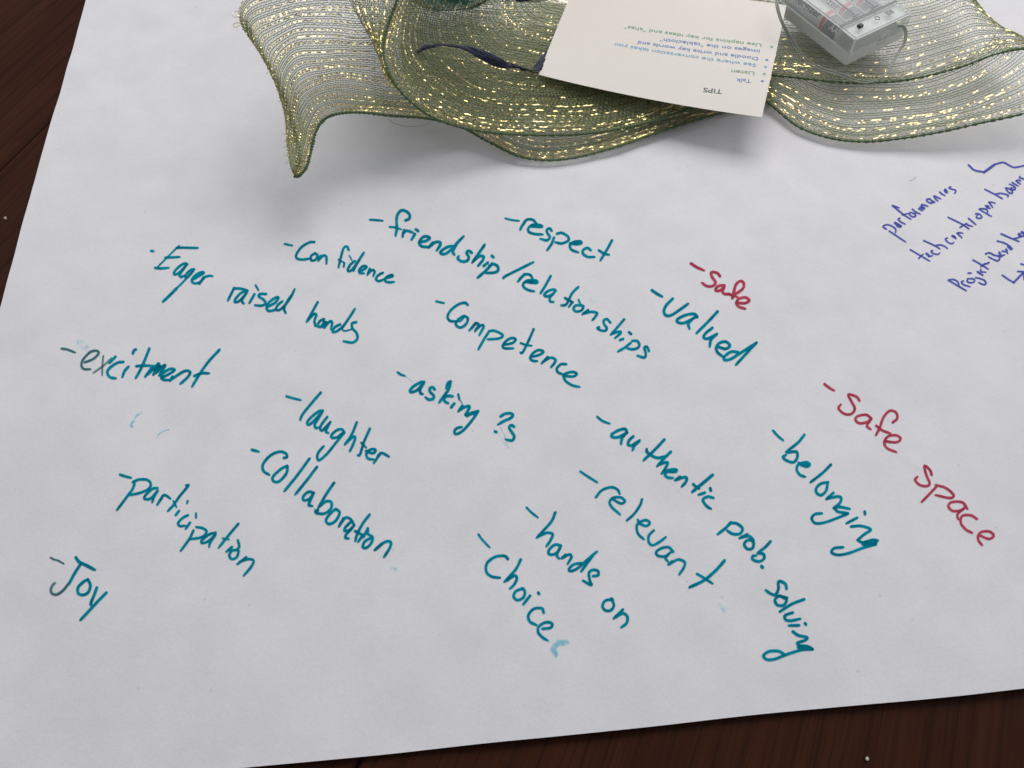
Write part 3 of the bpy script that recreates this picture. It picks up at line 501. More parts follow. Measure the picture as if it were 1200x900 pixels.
# ------------------------------------------------------------------ the mesh ribbon: woven threads of one long decorative ribbon lying in folds
ribbon = empty("mesh_ribbon", tuple(P(650, 120, 0)), "olive green woven mesh ribbon with gold foil strands lying in folds on the paper", "ribbon")
RB = np.array(ribbon.location)
def fold(rows, nv, selv=(True, False), goldstep=6.0, ds=0.0013, cs=0.0025, label=None, gphase=0, ends=False, gold_pairs=True):
    """rows: control rows (from the near selvage to the far edge) of (px, py, z); every row has the same count"""
    R = np.array([[P(*q) for q in row] for row in rows])            # (rv, ru, 3)
    mid = R[len(R) // 2]; lu = max(np.linalg.norm(np.diff(R[k], axis=0), axis=1).sum() for k in range(len(R)))
    nu = int(lu / ds); ncross = int(lu / cs)
    S1 = np.stack([catmull(R[k], nu) for k in range(len(R))])        # (rv, nu, 3)
    vv = 4 * nv
    S = np.stack([catmull(S1[:, i], vv) for i in range(nu)], 1)      # (vv, nu, 3)
    # slight waviness of the fabric
    for j in range(0, vv):
        w1 = 0.0007 * np.sin(np.arange(nu) * 0.11 + j * 0.035 + gphase) + 0.0011 * np.array([noise.noise((k * 0.055, j * 0.020, gphase * 9)) for k in range(nu)])
        S[j, :, 2] += w1 * min(1, j / 14)
    du = np.gradient(S, axis=1); dv = np.gradient(S, axis=0); Nn = np.cross(du, dv); Nn /= np.linalg.norm(Nn, axis=2, keepdims=True) + 1e-12
    Nn *= np.sign((Nn[..., 2:3]).mean())
    f = empty("ribbon_fold"); f.parent = ribbon
    if label: f['label'] = label
    # thread positions across, slightly irregular
    tv = np.linspace(0, vv - 1.001, nv) + rng.normal(0, 0.35, nv); tv = np.clip(tv, 0, vv - 1.001)
    def at_v(t):
        i = int(t); a = t - i; return S[i] * (1 - a) + S[i + 1] * a, Nn[i]
    isgold = np.zeros(nv, int); k = 2.0 + gphase % 3
    while k < nv:
        isgold[int(k)] = 1
        if gold_pairs and (k < 9 or rng.random() < 0.25) and k + 1 < nv: isgold[int(k) + 1] = 1
        k += goldstep * rng.uniform(0.75, 1.3)
    ph = np.arange(nu) * (pi * ds / cs)
    L, NN, G, GN = [], [], [], []
    for j in range(nv):
        l, n_ = at_v(tv[j]); l = l + n_ * (0.00022 * np.sin(ph + j * pi))[:, None]
        if isgold[j]: G.append(l + n_ * 0.00018); GN.append(n_)
        else: L.append(l); NN.append(n_)
    v, fc = tubes(np.array(L), np.array(NN), 0.00022, 4)
    o = mesh_obj("green_thread", v - RB, fc, M['thread'], f); o['kind'] = 'stuff'
    # gold: flat foil that rolls and dips at each crossing
    G = np.array(G); GN = np.array(GN); T = np.gradient(G, axis=1); T /= np.linalg.norm(T, axis=2, keepdims=True) + 1e-12
    B = np.cross(T, GN); m_, n_ = G.shape[:2]
    G = G + GN * (0.00030 * np.sin(ph * 1.0 + rng.uniform(0, 6, (m_, 1))))[..., None]
    tw = 0.45 * np.sin(ph[None] * 0.5 + rng.uniform(0, 6, (m_, 1))) + np.repeat(rng.normal(0, 0.36, (m_, n_ // 3 + 1)), 3, 1)[:, :n_] + rng.normal(0, 0.10, (m_, n_)) + 0.35 * np.sin(np.arange(n_)[None] * rng.uniform(.03, .07, (m_, 1)) + rng.uniform(0, 6, (m_, 1))) + 0.3
    Bt = np.cos(tw)[..., None] * B + np.sin(tw)[..., None] * GN
    V2 = np.stack([G - Bt * 0.00034, G + Bt * 0.00034], 2).reshape(-1, 3)
    ix = np.arange(m_ * n_ * 2).reshape(m_, n_, 2)
    fc = np.stack([ix[:, :-1, 0], ix[:, :-1, 1], ix[:, 1:, 1], ix[:, 1:, 0]], -1).reshape(-1, 4)
    o = mesh_obj("gold_strand", V2 - RB, fc, M['gold'], f, smooth=False); o['kind'] = 'stuff'
    # cross threads zigzag from thread to thread
    X, XN = [], []
    cu = np.linspace(0.5, nu - 1.6, ncross)
    jj = np.arange(vv)
    for q in cu:
        uu = np.clip(q + 0.55 * (cs / ds) * 0.5 * ((jj // 4) % 2 * 2 - 1) * np.minimum(1, jj / 4) + rng.normal(0, 0.12), 0, nu - 1.01)
        i = uu.astype(int); a = (uu - i)[:, None]
        pt = S[jj, i] * (1 - a) + S[jj, i + 1] * a; nq = Nn[jj, i]
        X.append((pt + nq * (0.00015 * np.cos(jj * pi / 4))[:, None])[::2]); XN.append(nq[::2])
    v, fc = tubes(np.array(X), np.array(XN), 0.00015, 3)
    o = mesh_obj("cross_thread", v - RB, fc, M['cross'], f); o['kind'] = 'stuff'
    for e, on in enumerate(selv):
        if not on: continue
        j0 = 0 if e == 0 else vv - 1; s = 1 if e == 0 else -1
        base_ = S[j0]; rr = 0.00062 * (1 + 0.38 * np.sin(ph * 1.1)) * (1 + 0.12 * rng.normal(0, 1, nu))
        tq = np.cross(du[j0], Nn[j0]); tq /= np.linalg.norm(tq, axis=1, keepdims=True) + 1e-12
        a = base_ + tq * (0.0004 * np.sin(ph * 1.3))[:, None] + Nn[j0] * (0.0003 * np.cos(ph * 1.3))[:, None]
        b = base_ - tq * (0.0004 * np.sin(ph * 1.3))[:, None] - Nn[j0] * (0.0003 * np.cos(ph * 1.3))[:, None]
        v, fc = tubes(np.array([a, b]), np.array([Nn[j0]] * 2), rr[None], 5)
        o = mesh_obj("selvage_edge", v - RB, fc, M['selv'], f)
    return S
# long lower layer: its far left end is lifted and drapes down to a hanging corner
def fl(*rows): return [list(r) for r in rows]
A0=[(905,118,0.004),(840,134,0.005),(780,152,0.005),(720,173,0.0045),(660,187,0.004),(612,184,0.005),(572,166,0.008),(540,149,0.013),(500,139,0.021),(460,136,0.03),(425,132,0.037),(398,133,0.041),(380,140,0.041),(370,155,0.039),(365,175,0.036),(360,194,0.0335),(352,205,0.032),(345,207,0.031)]
A1=[(905,105,0.004),(840,118,0.005),(780,133,0.005),(720,152,0.0045),(660,163,0.005),(612,160,0.005),(572,143,0.0086),(540,130,0.0142),(500,121,0.0228),(460,116,0.033),(425,111,0.0418),(393,110,0.048),(368,117,0.05),(355,133,0.048),(352,153,0.044),(349,172,0.04),(345,188,0.037),(341,197,0.035)]
A2=[(905,80,0.004),(840,92,0.005),(780,104,0.005),(720,118,0.0045),(660,126,0.006),(612,124,0.005),(572,112,0.0092),(540,102,0.0154),(500,94,0.0246),(460,88,0.036),(425,84,0.0466),(390,82,0.056),(362,86,0.059),(346,99,0.058),(340,120,0.053),(339,142,0.047),(338,162,0.042),(337,176,0.039)]
A3=[(905,50,0.004),(840,60,0.005),(780,70,0.005),(720,80,0.0045),(660,85,0.006),(612,84,0.005),(572,76,0.0098),(540,68,0.0166),(500,60,0.0264),(460,55,0.039),(425,51,0.0514),(388,49,0.062),(352,52,0.066),(331,62,0.067),(323,79,0.064),(325,100,0.058),(331,121,0.051),(334,138,0.046)]
A4=[(905,15,0.004),(840,22,0.005),(780,30,0.005),(720,38,0.0045),(660,42,0.006),(612,41,0.005),(572,36,0.01),(540,30,0.017),(500,23,0.027),(460,18,0.04),(425,15,0.053),(385,14,0.064),(343,17,0.069),(314,26,0.071),(300,38,0.07),(302,56,0.066),(312,74,0.06),(322,92,0.054)]
A5=[(905,-20,0.004),(840,-14,0.005),(780,-8,0.005),(720,-2,0.0045),(660,1,0.006),(612,0,0.005),(572,-4,0.01),(540,-9,0.017),(500,-14,0.027),(460,-18,0.04),(425,-21,0.053),(382,-22,0.064),(335,-19,0.07),(300,-9,0.073),(283,5,0.072),(281,24,0.069),(291,43,0.064),(304,62,0.058)]
fold([A0,A1,A2,A3,A4,A5], 70, (True, False), goldstep=3.7, label="lifted left flap with a hanging corner", gphase=0.4)
# upper bowl-shaped layer with its dark curved edge
B0=[(474,-22,0.064),(462,8,0.06),(452,38,0.057),(449,62,0.054),(458,90,0.049),(480,118,0.041),(515,141,0.03),(565,154,0.02),(620,158,0.014),(680,157,0.011),(735,149,0.011),(790,134,0.011),(850,112,0.011)]
B1=[(492,-22,0.058),(478,8,0.055),(470,36,0.052),(470,58,0.049),(481,82,0.045),(502,104,0.037),(535,124,0.027),(580,136,0.02),(630,140,0.015),(685,138,0.012),(738,129,0.012),(790,114,0.012),(850,92,0.012)]
B2=[(520,-22,0.05),(505,6,0.047),(499,30,0.044),(501,50,0.041),(513,70,0.038),(534,89,0.033),(563,104,0.026),(602,113,0.02),(645,115,0.016),(692,112,0.014),(740,102,0.013),(790,87,0.013),(850,64,0.013)]
B3=[(556,-22,0.041),(541,4,0.039),(536,24,0.037),(540,42,0.036),(552,57,0.034),(572,70,0.03),(598,79,0.025),(630,84,0.02),(664,84,0.017),(702,80,0.015),(744,70,0.014),(790,56,0.014),(850,36,0.014)]
B4=[(604,-28,0.034),(590,-6,0.033),(586,12,0.032),(590,24,0.031),(602,34,0.03),(618,42,0.027),(638,47,0.023),(662,49,0.019),(688,47,0.017),(718,42,0.016),(752,33,0.015),(792,20,0.014),(850,2,0.014)]
B5=[(660,-34,0.03),(648,-20,0.029),(644,-8,0.028),(648,0,0.028),(656,4,0.027),(668,7,0.024),(682,9,0.021),(698,8,0.018),(716,5,0.017),(738,0,0.016),(764,-8,0.016),(798,-18,0.016),(850,-34,0.016)]
fold([B0,B1,B2,B3,B4,B5], 62, (True, False), goldstep=3.9, cs=0.0024, label="bowl-shaped upper fold with a dark curved edge", gphase=1.3)
# outer wall of the bowl: the ribbon turns over its edge and goes down
C0=[(473,-22,0.0642),(461,8,0.0602),(451,38,0.0572),(448,62,0.0542),(455,84,0.05),(466,102,0.045)]
C1=[(450,-22,0.065),(446,10,0.062),(444,40,0.058),(446,63,0.0535),(454,86,0.049),(465,103,0.0442)]
C2=[(424,-22,0.061),(429,12,0.059),(438,42,0.055),(445,65,0.051),(453,88,0.047),(464.5,104,0.0435)]
C3=[(398,-22,0.056),(416,14,0.054),(433,44,0.051),(444,67,0.048),(452.5,90,0.045),(464,105,0.0428)]
fold([C0,C1,C2,C3], 24, (False, False), goldstep=4.2, label="steep outer side of the bowl-shaped fold", gphase=2.1)
# right lower layer
D0=[(848,96,.005),(880,104,.006),(905,124,.006),(935,148,.0055),(970,161,.005),(1008,166,.005),(1050,163,.007),(1100,155,.011),(1150,144,.016),(1200,133,.020),(1250,118,.024)]
D1=[(850,88,.005),(884,94,.007),(912,110,.0075),(942,130,.0075),(976,142,.0075),(1012,146,.0075),(1054,143,.009),(1102,135,.013),(1148,122,.018),(1192,105,.022),(1232,80,.026)]
D2=[(852,74,0.005),(888,79,0.007),(918,92,0.008),(948,108,0.0085),(982,118,0.009),(1016,121,0.009),(1058,118,0.011),(1102,110,0.014),(1142,96,0.018),(1174,78,0.022),(1196,58,0.025)]
D3=[(854,56,0.005),(892,60,0.007),(924,70,0.008),(954,82,0.0085),(986,90,0.009),(1020,92,0.009),(1060,89,0.011),(1098,81,0.013),(1130,69,0.016),(1154,55,0.018),(1166,42,0.02)]
fold([D0,D1,D2,D3], 31, (True, False), goldstep=4.0, cs=0.0026, label="lower right fold with open loops at its end", gphase=0.9, gold_pairs=True)
# right upper layer under the battery case, its threads sweep up to the right
E0=[(852,80,.009),(885,86,.0105),(925,90,.0115),(970,95,.012),(1012,97,.012),(1052,95,.0125),(1090,88,.015),(1130,77,.019),(1165,64,.023),(1192,58,.025),(1225,57,.026)]
E1=[(852,60,.010),(885,65,.0115),(925,69,.0125),(970,73,.013),(1012,75,.013),(1052,73,.0135),(1088,65,.016),(1124,54,.020),(1152,44,.024),(1176,42,.026),(1205,48,.027)]
E2=[(852,36,.010),(885,40,.0115),(925,44,.0125),(970,47,.013),(1012,48,.013),(1050,46,.0135),(1084,38,.016),(1114,28,.020),(1138,20,.024),(1158,24,.026),(1182,36,.027)]
E3=[(852,8,.010),(885,12,.0115),(925,15,.0125),(970,18,.013),(1012,18,.013),(1048,15,.0135),(1078,8,.016),(1104,-1,.020),(1124,-6,.024),(1142,2,.026),(1162,20,.027)]
E4=[(852,-22,.010),(885,-18,.0115),(925,-15,.0125),(970,-13,.013),(1012,-13,.013),(1046,-17,.0135),(1072,-24,.016),(1094,-34,.020),(1112,-38,.024),(1128,-22,.026),(1146,2,.027)]
fold([E0,E1,E2,E3,E4], 38, (True, False), goldstep=3.8, cs=0.0025, label="upper right fold under the battery case", gphase=1.7)
for pts in ([(455,139,.030),(463,145,.027),(478,148,.022),(495,147,.022),(507,142,.026)], ):
    tube_obj("loose_thread", [P(*q) - RB for q in pts], .00016, M['thread'], ribbon, 40, 5)
for pts in ([(280,13,.071),(275,14,.071),(272,17,.071),(275,20,.071),(279,20,.071)], [(281,27,.070),(276,27,.070),(273,30,.069),(276,32,.069),(281,29,.069)]):
    tube_obj("gold_loop", [P(*q) - RB for q in pts], .00018, M['gold'], ribbon, 30, 5)

# dense inner layer between the two, added to cut the light there
G0=[(474,96,.030),(510,112,.022),(560,122,.012),(620,126,.0085),(700,124,.0080),(790,108,.0085),(850,92,.008)]
G1=[(470,62,.037),(506,76,.028),(560,86,.016),(620,88,.0105),(700,86,.0095),(790,72,.0095),(850,56,.009)]
G2=[(472,26,.041),(506,38,.031),(560,46,.019),(620,48,.0125),(700,46,.0105),(790,34,.0100),(850,20,.009)]
G3=[(480,-20,.044),(512,-8,.034),(560,0,.022),(620,4,.0145),(700,4,.0115),(790,-6,.0105),(850,-20,.009)]
fold([G0,G1,G2,G3], 62, (False, False), goldstep=7.0, cs=0.0021, label="inner fold pressed under the bowl-shaped one", gphase=2.6)

# whiskers of the cut end
for (x, y, z, dx, dy) in ((336.5,156,.044,-5,2),(336.5,163,.042,-4,4),(337,172,.040,-6,1),(338,181,.038,-4,3),(340,190,.036,-6,2),(342,196,.034,-4,4),(330,118,.051,-4,2),(316,84,.057,-4,3)):
    tube_obj("frayed_thread", [P(x + dx * t, y + dy * t * t, z - .002 * t) - RB for t in (-.3, .3, .7, 1.0)], .00013, M['gold'] if y % 2 else M['cross'], ribbon, 14, 4)


# ------------------------------------------------------------------ navy ribbon
def strip(name, pts, mat, parent, org, n=170, cross=11):
    """pts: (px,py,z, half_width_m, roll_deg, sag) soft flat ribbon with rolled cross-section"""
    A = np.array([[*P(p[0], p[1], p[2]), p[3], radians(p[4])] for p in pts]); C = catmull(A, n)
    c = C[:, :3]; t = np.gradient(c, axis=0); t /= np.linalg.norm(t, axis=1, keepdims=True)
    up = np.array([0, 0, 1.0]); sd = np.cross(t, up); sd /= np.linalg.norm(sd, axis=1, keepdims=True); nn = np.cross(sd, t)
    vs = []
    for k in range(n):
        r = C[k, 4]; a = cos(r) * sd[k] + sin(r) * nn[k]; b = -sin(r) * sd[k] + cos(r) * nn[k]
        for q in range(cross):
            x = -1 + 2 * q / (cross - 1); wob = 1 + 0.16 * noise.noise((k * 0.16, np.sign(x) * 3, 2)) + 0.08 * noise.noise((k * 0.5, x, 2))
            vs.append(c[k] + a * x * C[k, 3] * wob + b * (0.35 * C[k, 3] * (1 - x * x) + 0.0009 * noise.noise((k * .11, x * 1.6, 7)) + 0.0004 * noise.noise((k * .45, x * 3, 7))))
    vs = np.array(vs); nb = len(vs); und = vs.copy(); und[:, 2] -= 0.0005
    ix = np.arange(nb).reshape(n, cross)
    tp = np.stack([ix[:-1, :-1], ix[:-1, 1:], ix[1:, 1:], ix[1:, :-1]], -1).reshape(-1, 4)
    bt = tp[:, ::-1] + nb
    e = []
    for k in range(n - 1):
        e.append((ix[k, 0], ix[k + 1, 0], ix[k + 1, 0] + nb, ix[k, 0] + nb)); e.append((ix[k + 1, -1], ix[k, -1], ix[k, -1] + nb, ix[k + 1, -1] + nb))
    for q in range(cross - 1):
        e.append((ix[0, q + 1], ix[0, q], ix[0, q] + nb, ix[0, q + 1] + nb)); e.append((ix[-1, q], ix[-1, q + 1], ix[-1, q + 1] + nb, ix[-1, q] + nb))
    return mesh_obj(name, np.vstack([vs, und]) - org, np.vstack([tp, bt, np.array(e)]), mat, parent)
nr_ = strip("navy_ribbon", [(489,60,0.041,0.00279,0),(496,56,0.046,0.00254,-10),(512,53,0.05,0.00189,25),(534,54,0.05,0.00238,30),(556,60,0.045,0.00344,-10),(574,68,0.04,0.00328,-35),(590,75,0.034,0.00246,-60),(600,76,0.03,0.00164,-20),(613,81,0.026,0.00205,50),(624,83,0.0235,0.00213,50),(631,79,0.0225,0.00295,-10),(638,70,0.0215,0.00328,-15),(648,60,0.019,0.00279,0),(668,62,0.017,0.00246,0),(692,98,0.015,0.00246,0),(720,92,0.0145,0.00246,0)], M['navy'], None, np.zeros(3))
strip("centrepiece_shade_strip", [(545,-22,.034,.003,20),(568,-9,.034,.0032,20),(592,-4,.033,.0036,10),(616,-3,.031,.0036,-10),(636,-4,.028,.0032,-20),(650,-10,.024,.003,0),(660,-24,.022,.003,0)], M['navy'], nr_, np.zeros(3))  # dark strip standing in for the shade of the centrepiece
nr_['label'] = "narrow twisted navy velvet ribbon lying on the green mesh, its end tucked under the card"; nr_['category'] = "ribbon"

# ------------------------------------------------------------------ the card
card = empty("tips_card", (0, 0, 0), "cream printed card headed TIPS, upside down, lying across the green mesh ribbon", "card")
cB = P(893, 137, .024); cC = P(921, 8, .0275)
cA = min((P(631, 87, z) for z in np.arange(.018, .05, .0005)), key=lambda a: abs((a - cB) @ (cC - cB)) / np.linalg.norm(a - cB))
ex = cA - cB; CW = np.linalg.norm(ex); ex /= CW                     # from the right corner towards the left
ey = cC - cB; ey -= ex * (ey @ ex); CH0 = np.linalg.norm(ey); ey /= CH0; en = np.cross(ey, ex); en *= np.sign(en[2])
CHT = CH0
card.location = tuple(cB)
def curl(a, b):
    u = a / CW; v = b / CHT
    return 0.0048 * (u * (1 - u) * 4) * (-0.55) * (1 - v) ** 1.5 + 0.006 * (u - 0.5) ** 2 * v + 0.0012 * sin(3.1 * v) - 0.0002
def card_pt(a, b, l=0.0): return ex * a + ey * b + en * (curl(a, b) + l)
nx, ny = 48, 36; vt = [card_pt(CW * i / nx, CHT * j / ny, 0) for j in range(ny + 1) for i in range(nx + 1)]
vb = [p - en * 0.0003 for p in vt]; ix = np.arange((nx + 1) * (ny + 1)).reshape(ny + 1, nx + 1); nb = len(vt)
tp = np.stack([ix[:-1, :-1], ix[:-1, 1:], ix[1:, 1:], ix[1:, :-1]], -1).reshape(-1, 4)
rm = np.concatenate([ix[0, :], ix[1:, -1], ix[-1, -2::-1], ix[-2:0:-1, 0]])
ar = np.arange(len(rm)); b2 = 2 * nb; b3 = b2 + len(rm); va = np.array(vt + vb)
sd = np.stack([b2 + ar, b3 + ar, b3 + (ar + 1) % len(rm), b2 + (ar + 1) % len(rm)], -1)
mesh_obj("card_stock", np.vstack([va, va[rm], va[rm + nb]]), np.vstack([tp[:, ::-1], tp + nb, sd]), M['card'], card)
TXT = []
def text_mesh(s, bold=0.0):
    cu = bpy.data.curves.new("print", 'FONT'); cu.body = s; cu.size = 1; cu.offset = bold; cu.resolution_u = 3
    o = bpy.data.objects.new("print", cu); COL.objects.link(o); bpy.context.view_layer.update()
    me = bpy.data.meshes.new_from_object(o.evaluated_get(bpy.context.evaluated_depsgraph_get()))
    bpy.data.objects.remove(o); bpy.data.curves.remove(cu)
    v = np.array([x.co for x in me.vertices]); f = [tuple(p.vertices) for p in me.polygons]; bpy.data.meshes.remove(me)
    return v, f
def on_card(px, py):
    o = np.array([0, 0, H]); r = P(px, py, 0) - o; t = ((cB - o) @ en) / (r @ en); q = o + r * t - cB
    return np.array([q @ ex, q @ ey])
def card_line(s, p0, p1, size, mat, bold=0.01):
    v, f = text_mesh(s, bold); a, b = on_card(*p0), on_card(*p1); d = b - a; L = np.linalg.norm(d); d /= L
    up = np.array([d[1], -d[0]]); up *= -np.sign(up[1]) if up[1] > 0 else 1
    x0, x1 = v[:, 0].min(), v[:, 0].max(); out = []
    for q in v:
        c = a + d * ((q[0] - x0) / (x1 - x0) * L) + up * (q[1] * size); out.append(card_pt(c[0], c[1], 0.00012))
    o = mesh_obj("printed_line", out, f, mat, card, False); return o
SZ = 0.0046
card_line("Talk", (880, 94), (863, 92), SZ, M['t_blue']); card_line("Listen", (884, 85.5), (857, 82), SZ, M['t_green'])
card_line("See where the conversation takes you", (886, 76.5), (721, 50.5), SZ, M['t_sky'])
card_line("Doodle and write key words and", (888, 69), (748, 48), SZ, M['t_blue'])
card_line("images on the \"tablecloth\"", (890, 60.5), (774, 44.5), SZ, M['t_blue'])
card_line("Use napkins for key ideas and \"ahas\"", (892, 53.5), (732, 30.5), SZ, M['t_green'])
card_line("TIPS", (847, 104), (825, 101), 0.0056, M['t_black'], 0.015)
for (x, y, m_) in ((893, 96.5, 't_blue'), (895, 88.5, 't_green'), (896.5, 80.5, 't_sky'), (898, 72.5, 't_blue'), (903.5, 57.5, 't_green')):
    c = on_card(x, y); mesh_obj("bullet_dot", [card_pt(c[0] + 0.0010 * cos(t), c[1] + 0.0010 * sin(t), 0.00012) for t in np.linspace(0, 2 * pi, 12, endpoint=False)], [tuple(range(12))], M[m_], card, False)
# ------------------------------------------------------------------ battery case
Z0 = 0.0165
b0, bw, bl = P(990, 78, Z0), P(1059, 45, Z0), P(922, 22, Z0)
wx = bw - b0; wx /= np.linalg.norm(wx); wy = np.array([-wx[1], wx[0], 0.0]); BW, BL, BH = 0.0525, 0.070, 0.0205
case = empty("battery_case", tuple(b0), "translucent plastic battery case holding three batteries, with a black slide switch, on the green mesh", "battery case")
case.rotation_euler = (0, 0, atan2(wx[1], wx[0]))
def rbox(name, x0, x1, y0, y1, z0, z1, mat, bev=0.0012, parent=case, taper=0.0, seg=3):
    bm = bmesh.new(); bmesh.ops.create_cube(bm, size=1)
    for v in bm.verts:
        k = taper if v.co.z > 0 else 0
        v.co = ((x0 + x1) / 2 + v.co.x * (x1 - x0 - 2 * k), (y0 + y1) / 2 + v.co.y * (y1 - y0 - 2 * k), (z0 + z1) / 2 + v.co.z * (z1 - z0))
    if bev: bmesh.ops.bevel(bm, geom=bm.edges[:], offset=bev, segments=seg, affect='EDGES', profile=0.6)
    me = bpy.data.meshes.new(name); bm.to_mesh(me); bm.free(); me.materials.append(mat)
    me.polygons.foreach_set("use_smooth", [False] * len(me.polygons))
    o = bpy.data.objects.new(name, me); COL.objects.link(o); o.parent = parent; return o
def shell(name, z0, z1, open_top, mat, th=0.0016, taper=0.0):
    """a box with walls and one open side"""
    bm = bmesh.new(); zc = z1 if open_top else z0
    def ring(i, z, k=0): return [bm.verts.new(p) for p in ((i + k, i + k, z), (BW - i - k, i + k, z), (BW - i - k, BL - i - k, z), (i + k, BL - i - k, z))]
    za, zb = (z0, z1) if open_top else (z1, z0); s = 1 if open_top else -1
    o1, o2 = ring(0, za, taper), ring(0, zb); i2, i1 = ring(th, zb), ring(th, za + s * th, taper)
    bm.faces.new(o1); bm.faces.new(i1)
    for r, q in ((o1, o2), (o2, i2), (i2, i1)):
        for k in range(4): bm.faces.new((r[k], r[(k + 1) % 4], q[(k + 1) % 4], q[k]))
    bmesh.ops.recalc_face_normals(bm, faces=bm.faces[:])
    ed = [e for e in bm.edges if all(v in o1 + o2 for v in e.verts) and not all(v in o2 for v in e.verts)]
    rb = bmesh.ops.bevel(bm, geom=ed, offset=0.0010, segments=3, affect='EDGES')
    for f_ in rb['faces']: f_.material_index = 1  # bevels take the whiter plastic as a painted edge highlight
    me = bpy.data.meshes.new(name); bm.to_mesh(me); bm.free(); me.materials.append(mat); me.materials.append(M['milky3'])
    o = bpy.data.objects.new(name, me); COL.objects.link(o); o.parent = case; return o
shell("tray", 0, 0.0085, True, M['milky2']); shell("lid", 0.0088, BH, False, M['milky'], taper=0.0006)
rbox("seam_rim", 0.0004, BW - 0.0004, 0.0004, 0.0014, 0.0078, 0.0095, M['milky2'], 0.0002)
rbox("switch_compartment_floor", 0.0022, BW - 0.0022, 0.0022, 0.0135, 0.0170, 0.0180, M['milky3'], 0.0002)
rbox("cell_wall", 0.002, BW - 0.002, 0.0142, 0.0150, 0.002, 0.0186, M['milky2'], 0.0002)
for x in (0.0175, 0.0345):
    rbox("cell_divider", x - 0.0004, x + 0.0004, 0.0155, BL - 0.003, 0.002, 0.0135, M['milky2'], 0.0002)
    # raised ribs moulded into the lid
    rbox("lid_rib", x - 0.0005, x + 0.0005, 0.0185, BL - 0.002, BH - 0.0002, BH + 0.0003, M['rib'], 0.0001)
    rbox("lid_rib", x - 0.0026, x + 0.0026, 0.0178, 0.0186, BH - 0.0002, BH + 0.00035, M['rib'], 0.0001)
rbox("lid_rib", 0.001, BW - 0.001, 0.0142, 0.0150, BH - 0.0002, BH + 0.0004, M['rib'], 0.0001)
rbox("lid_rib", 0.001, BW - 0.001, 0.0155, 0.0158, BH - 0.0002, BH + 0.0003, M['rib'], 0.0001)
# slide switch in its slot
sw = rbox("switch_slot", 0.0085, 0.0165, 0.0062, 0.0098, BH - 0.0003, BH + 0.0002, M['milky'], 0.0001)
rbox("switch_knob", 0.0092, 0.0126, 0.0066, 0.0094, BH - 0.0001, BH + 0.0019, M['black'], 0.0003, seg=1)
rbox("switch_label_plate", 0.0350, 0.0412, 0.0060, 0.0112, BH - 0.0001, BH + 0.0004, M['milky'], 0.0001)
def ring_mesh(name, cx, cy, z, r, tr, mat, axis='z'):
    L = np.array([[(cx + r * cos(t), cy + r * sin(t), z) if axis == 'z' else (cx + r * cos(t), cy, z + r * sin(t)) for t in np.linspace(0, 2 * pi, 29)]])
    Nn = np.zeros_like(L); Nn[..., 2 if axis == 'z' else 1] = 1
    v, f = tubes(L, Nn, tr, 6); return mesh_obj(name, v, f, mat, case)
ring_mesh("screw_ring", 0.0272, 0.0085, BH + 0.0001, 0.0016, 0.0003, M['rib'])
for (a, b, c, d) in ((0.0355, 0.0362, 0.0068, 0.0104), (0.0400, 0.0407, 0.0068, 0.0104), (0.0362, 0.04, 0.0068, 0.0074), (0.0362, 0.04, 0.0098, 0.0104)):
    rbox("label_rim", a, b, c, d, BH + 0.0003, BH + 0.0006, M['rib'], 0)
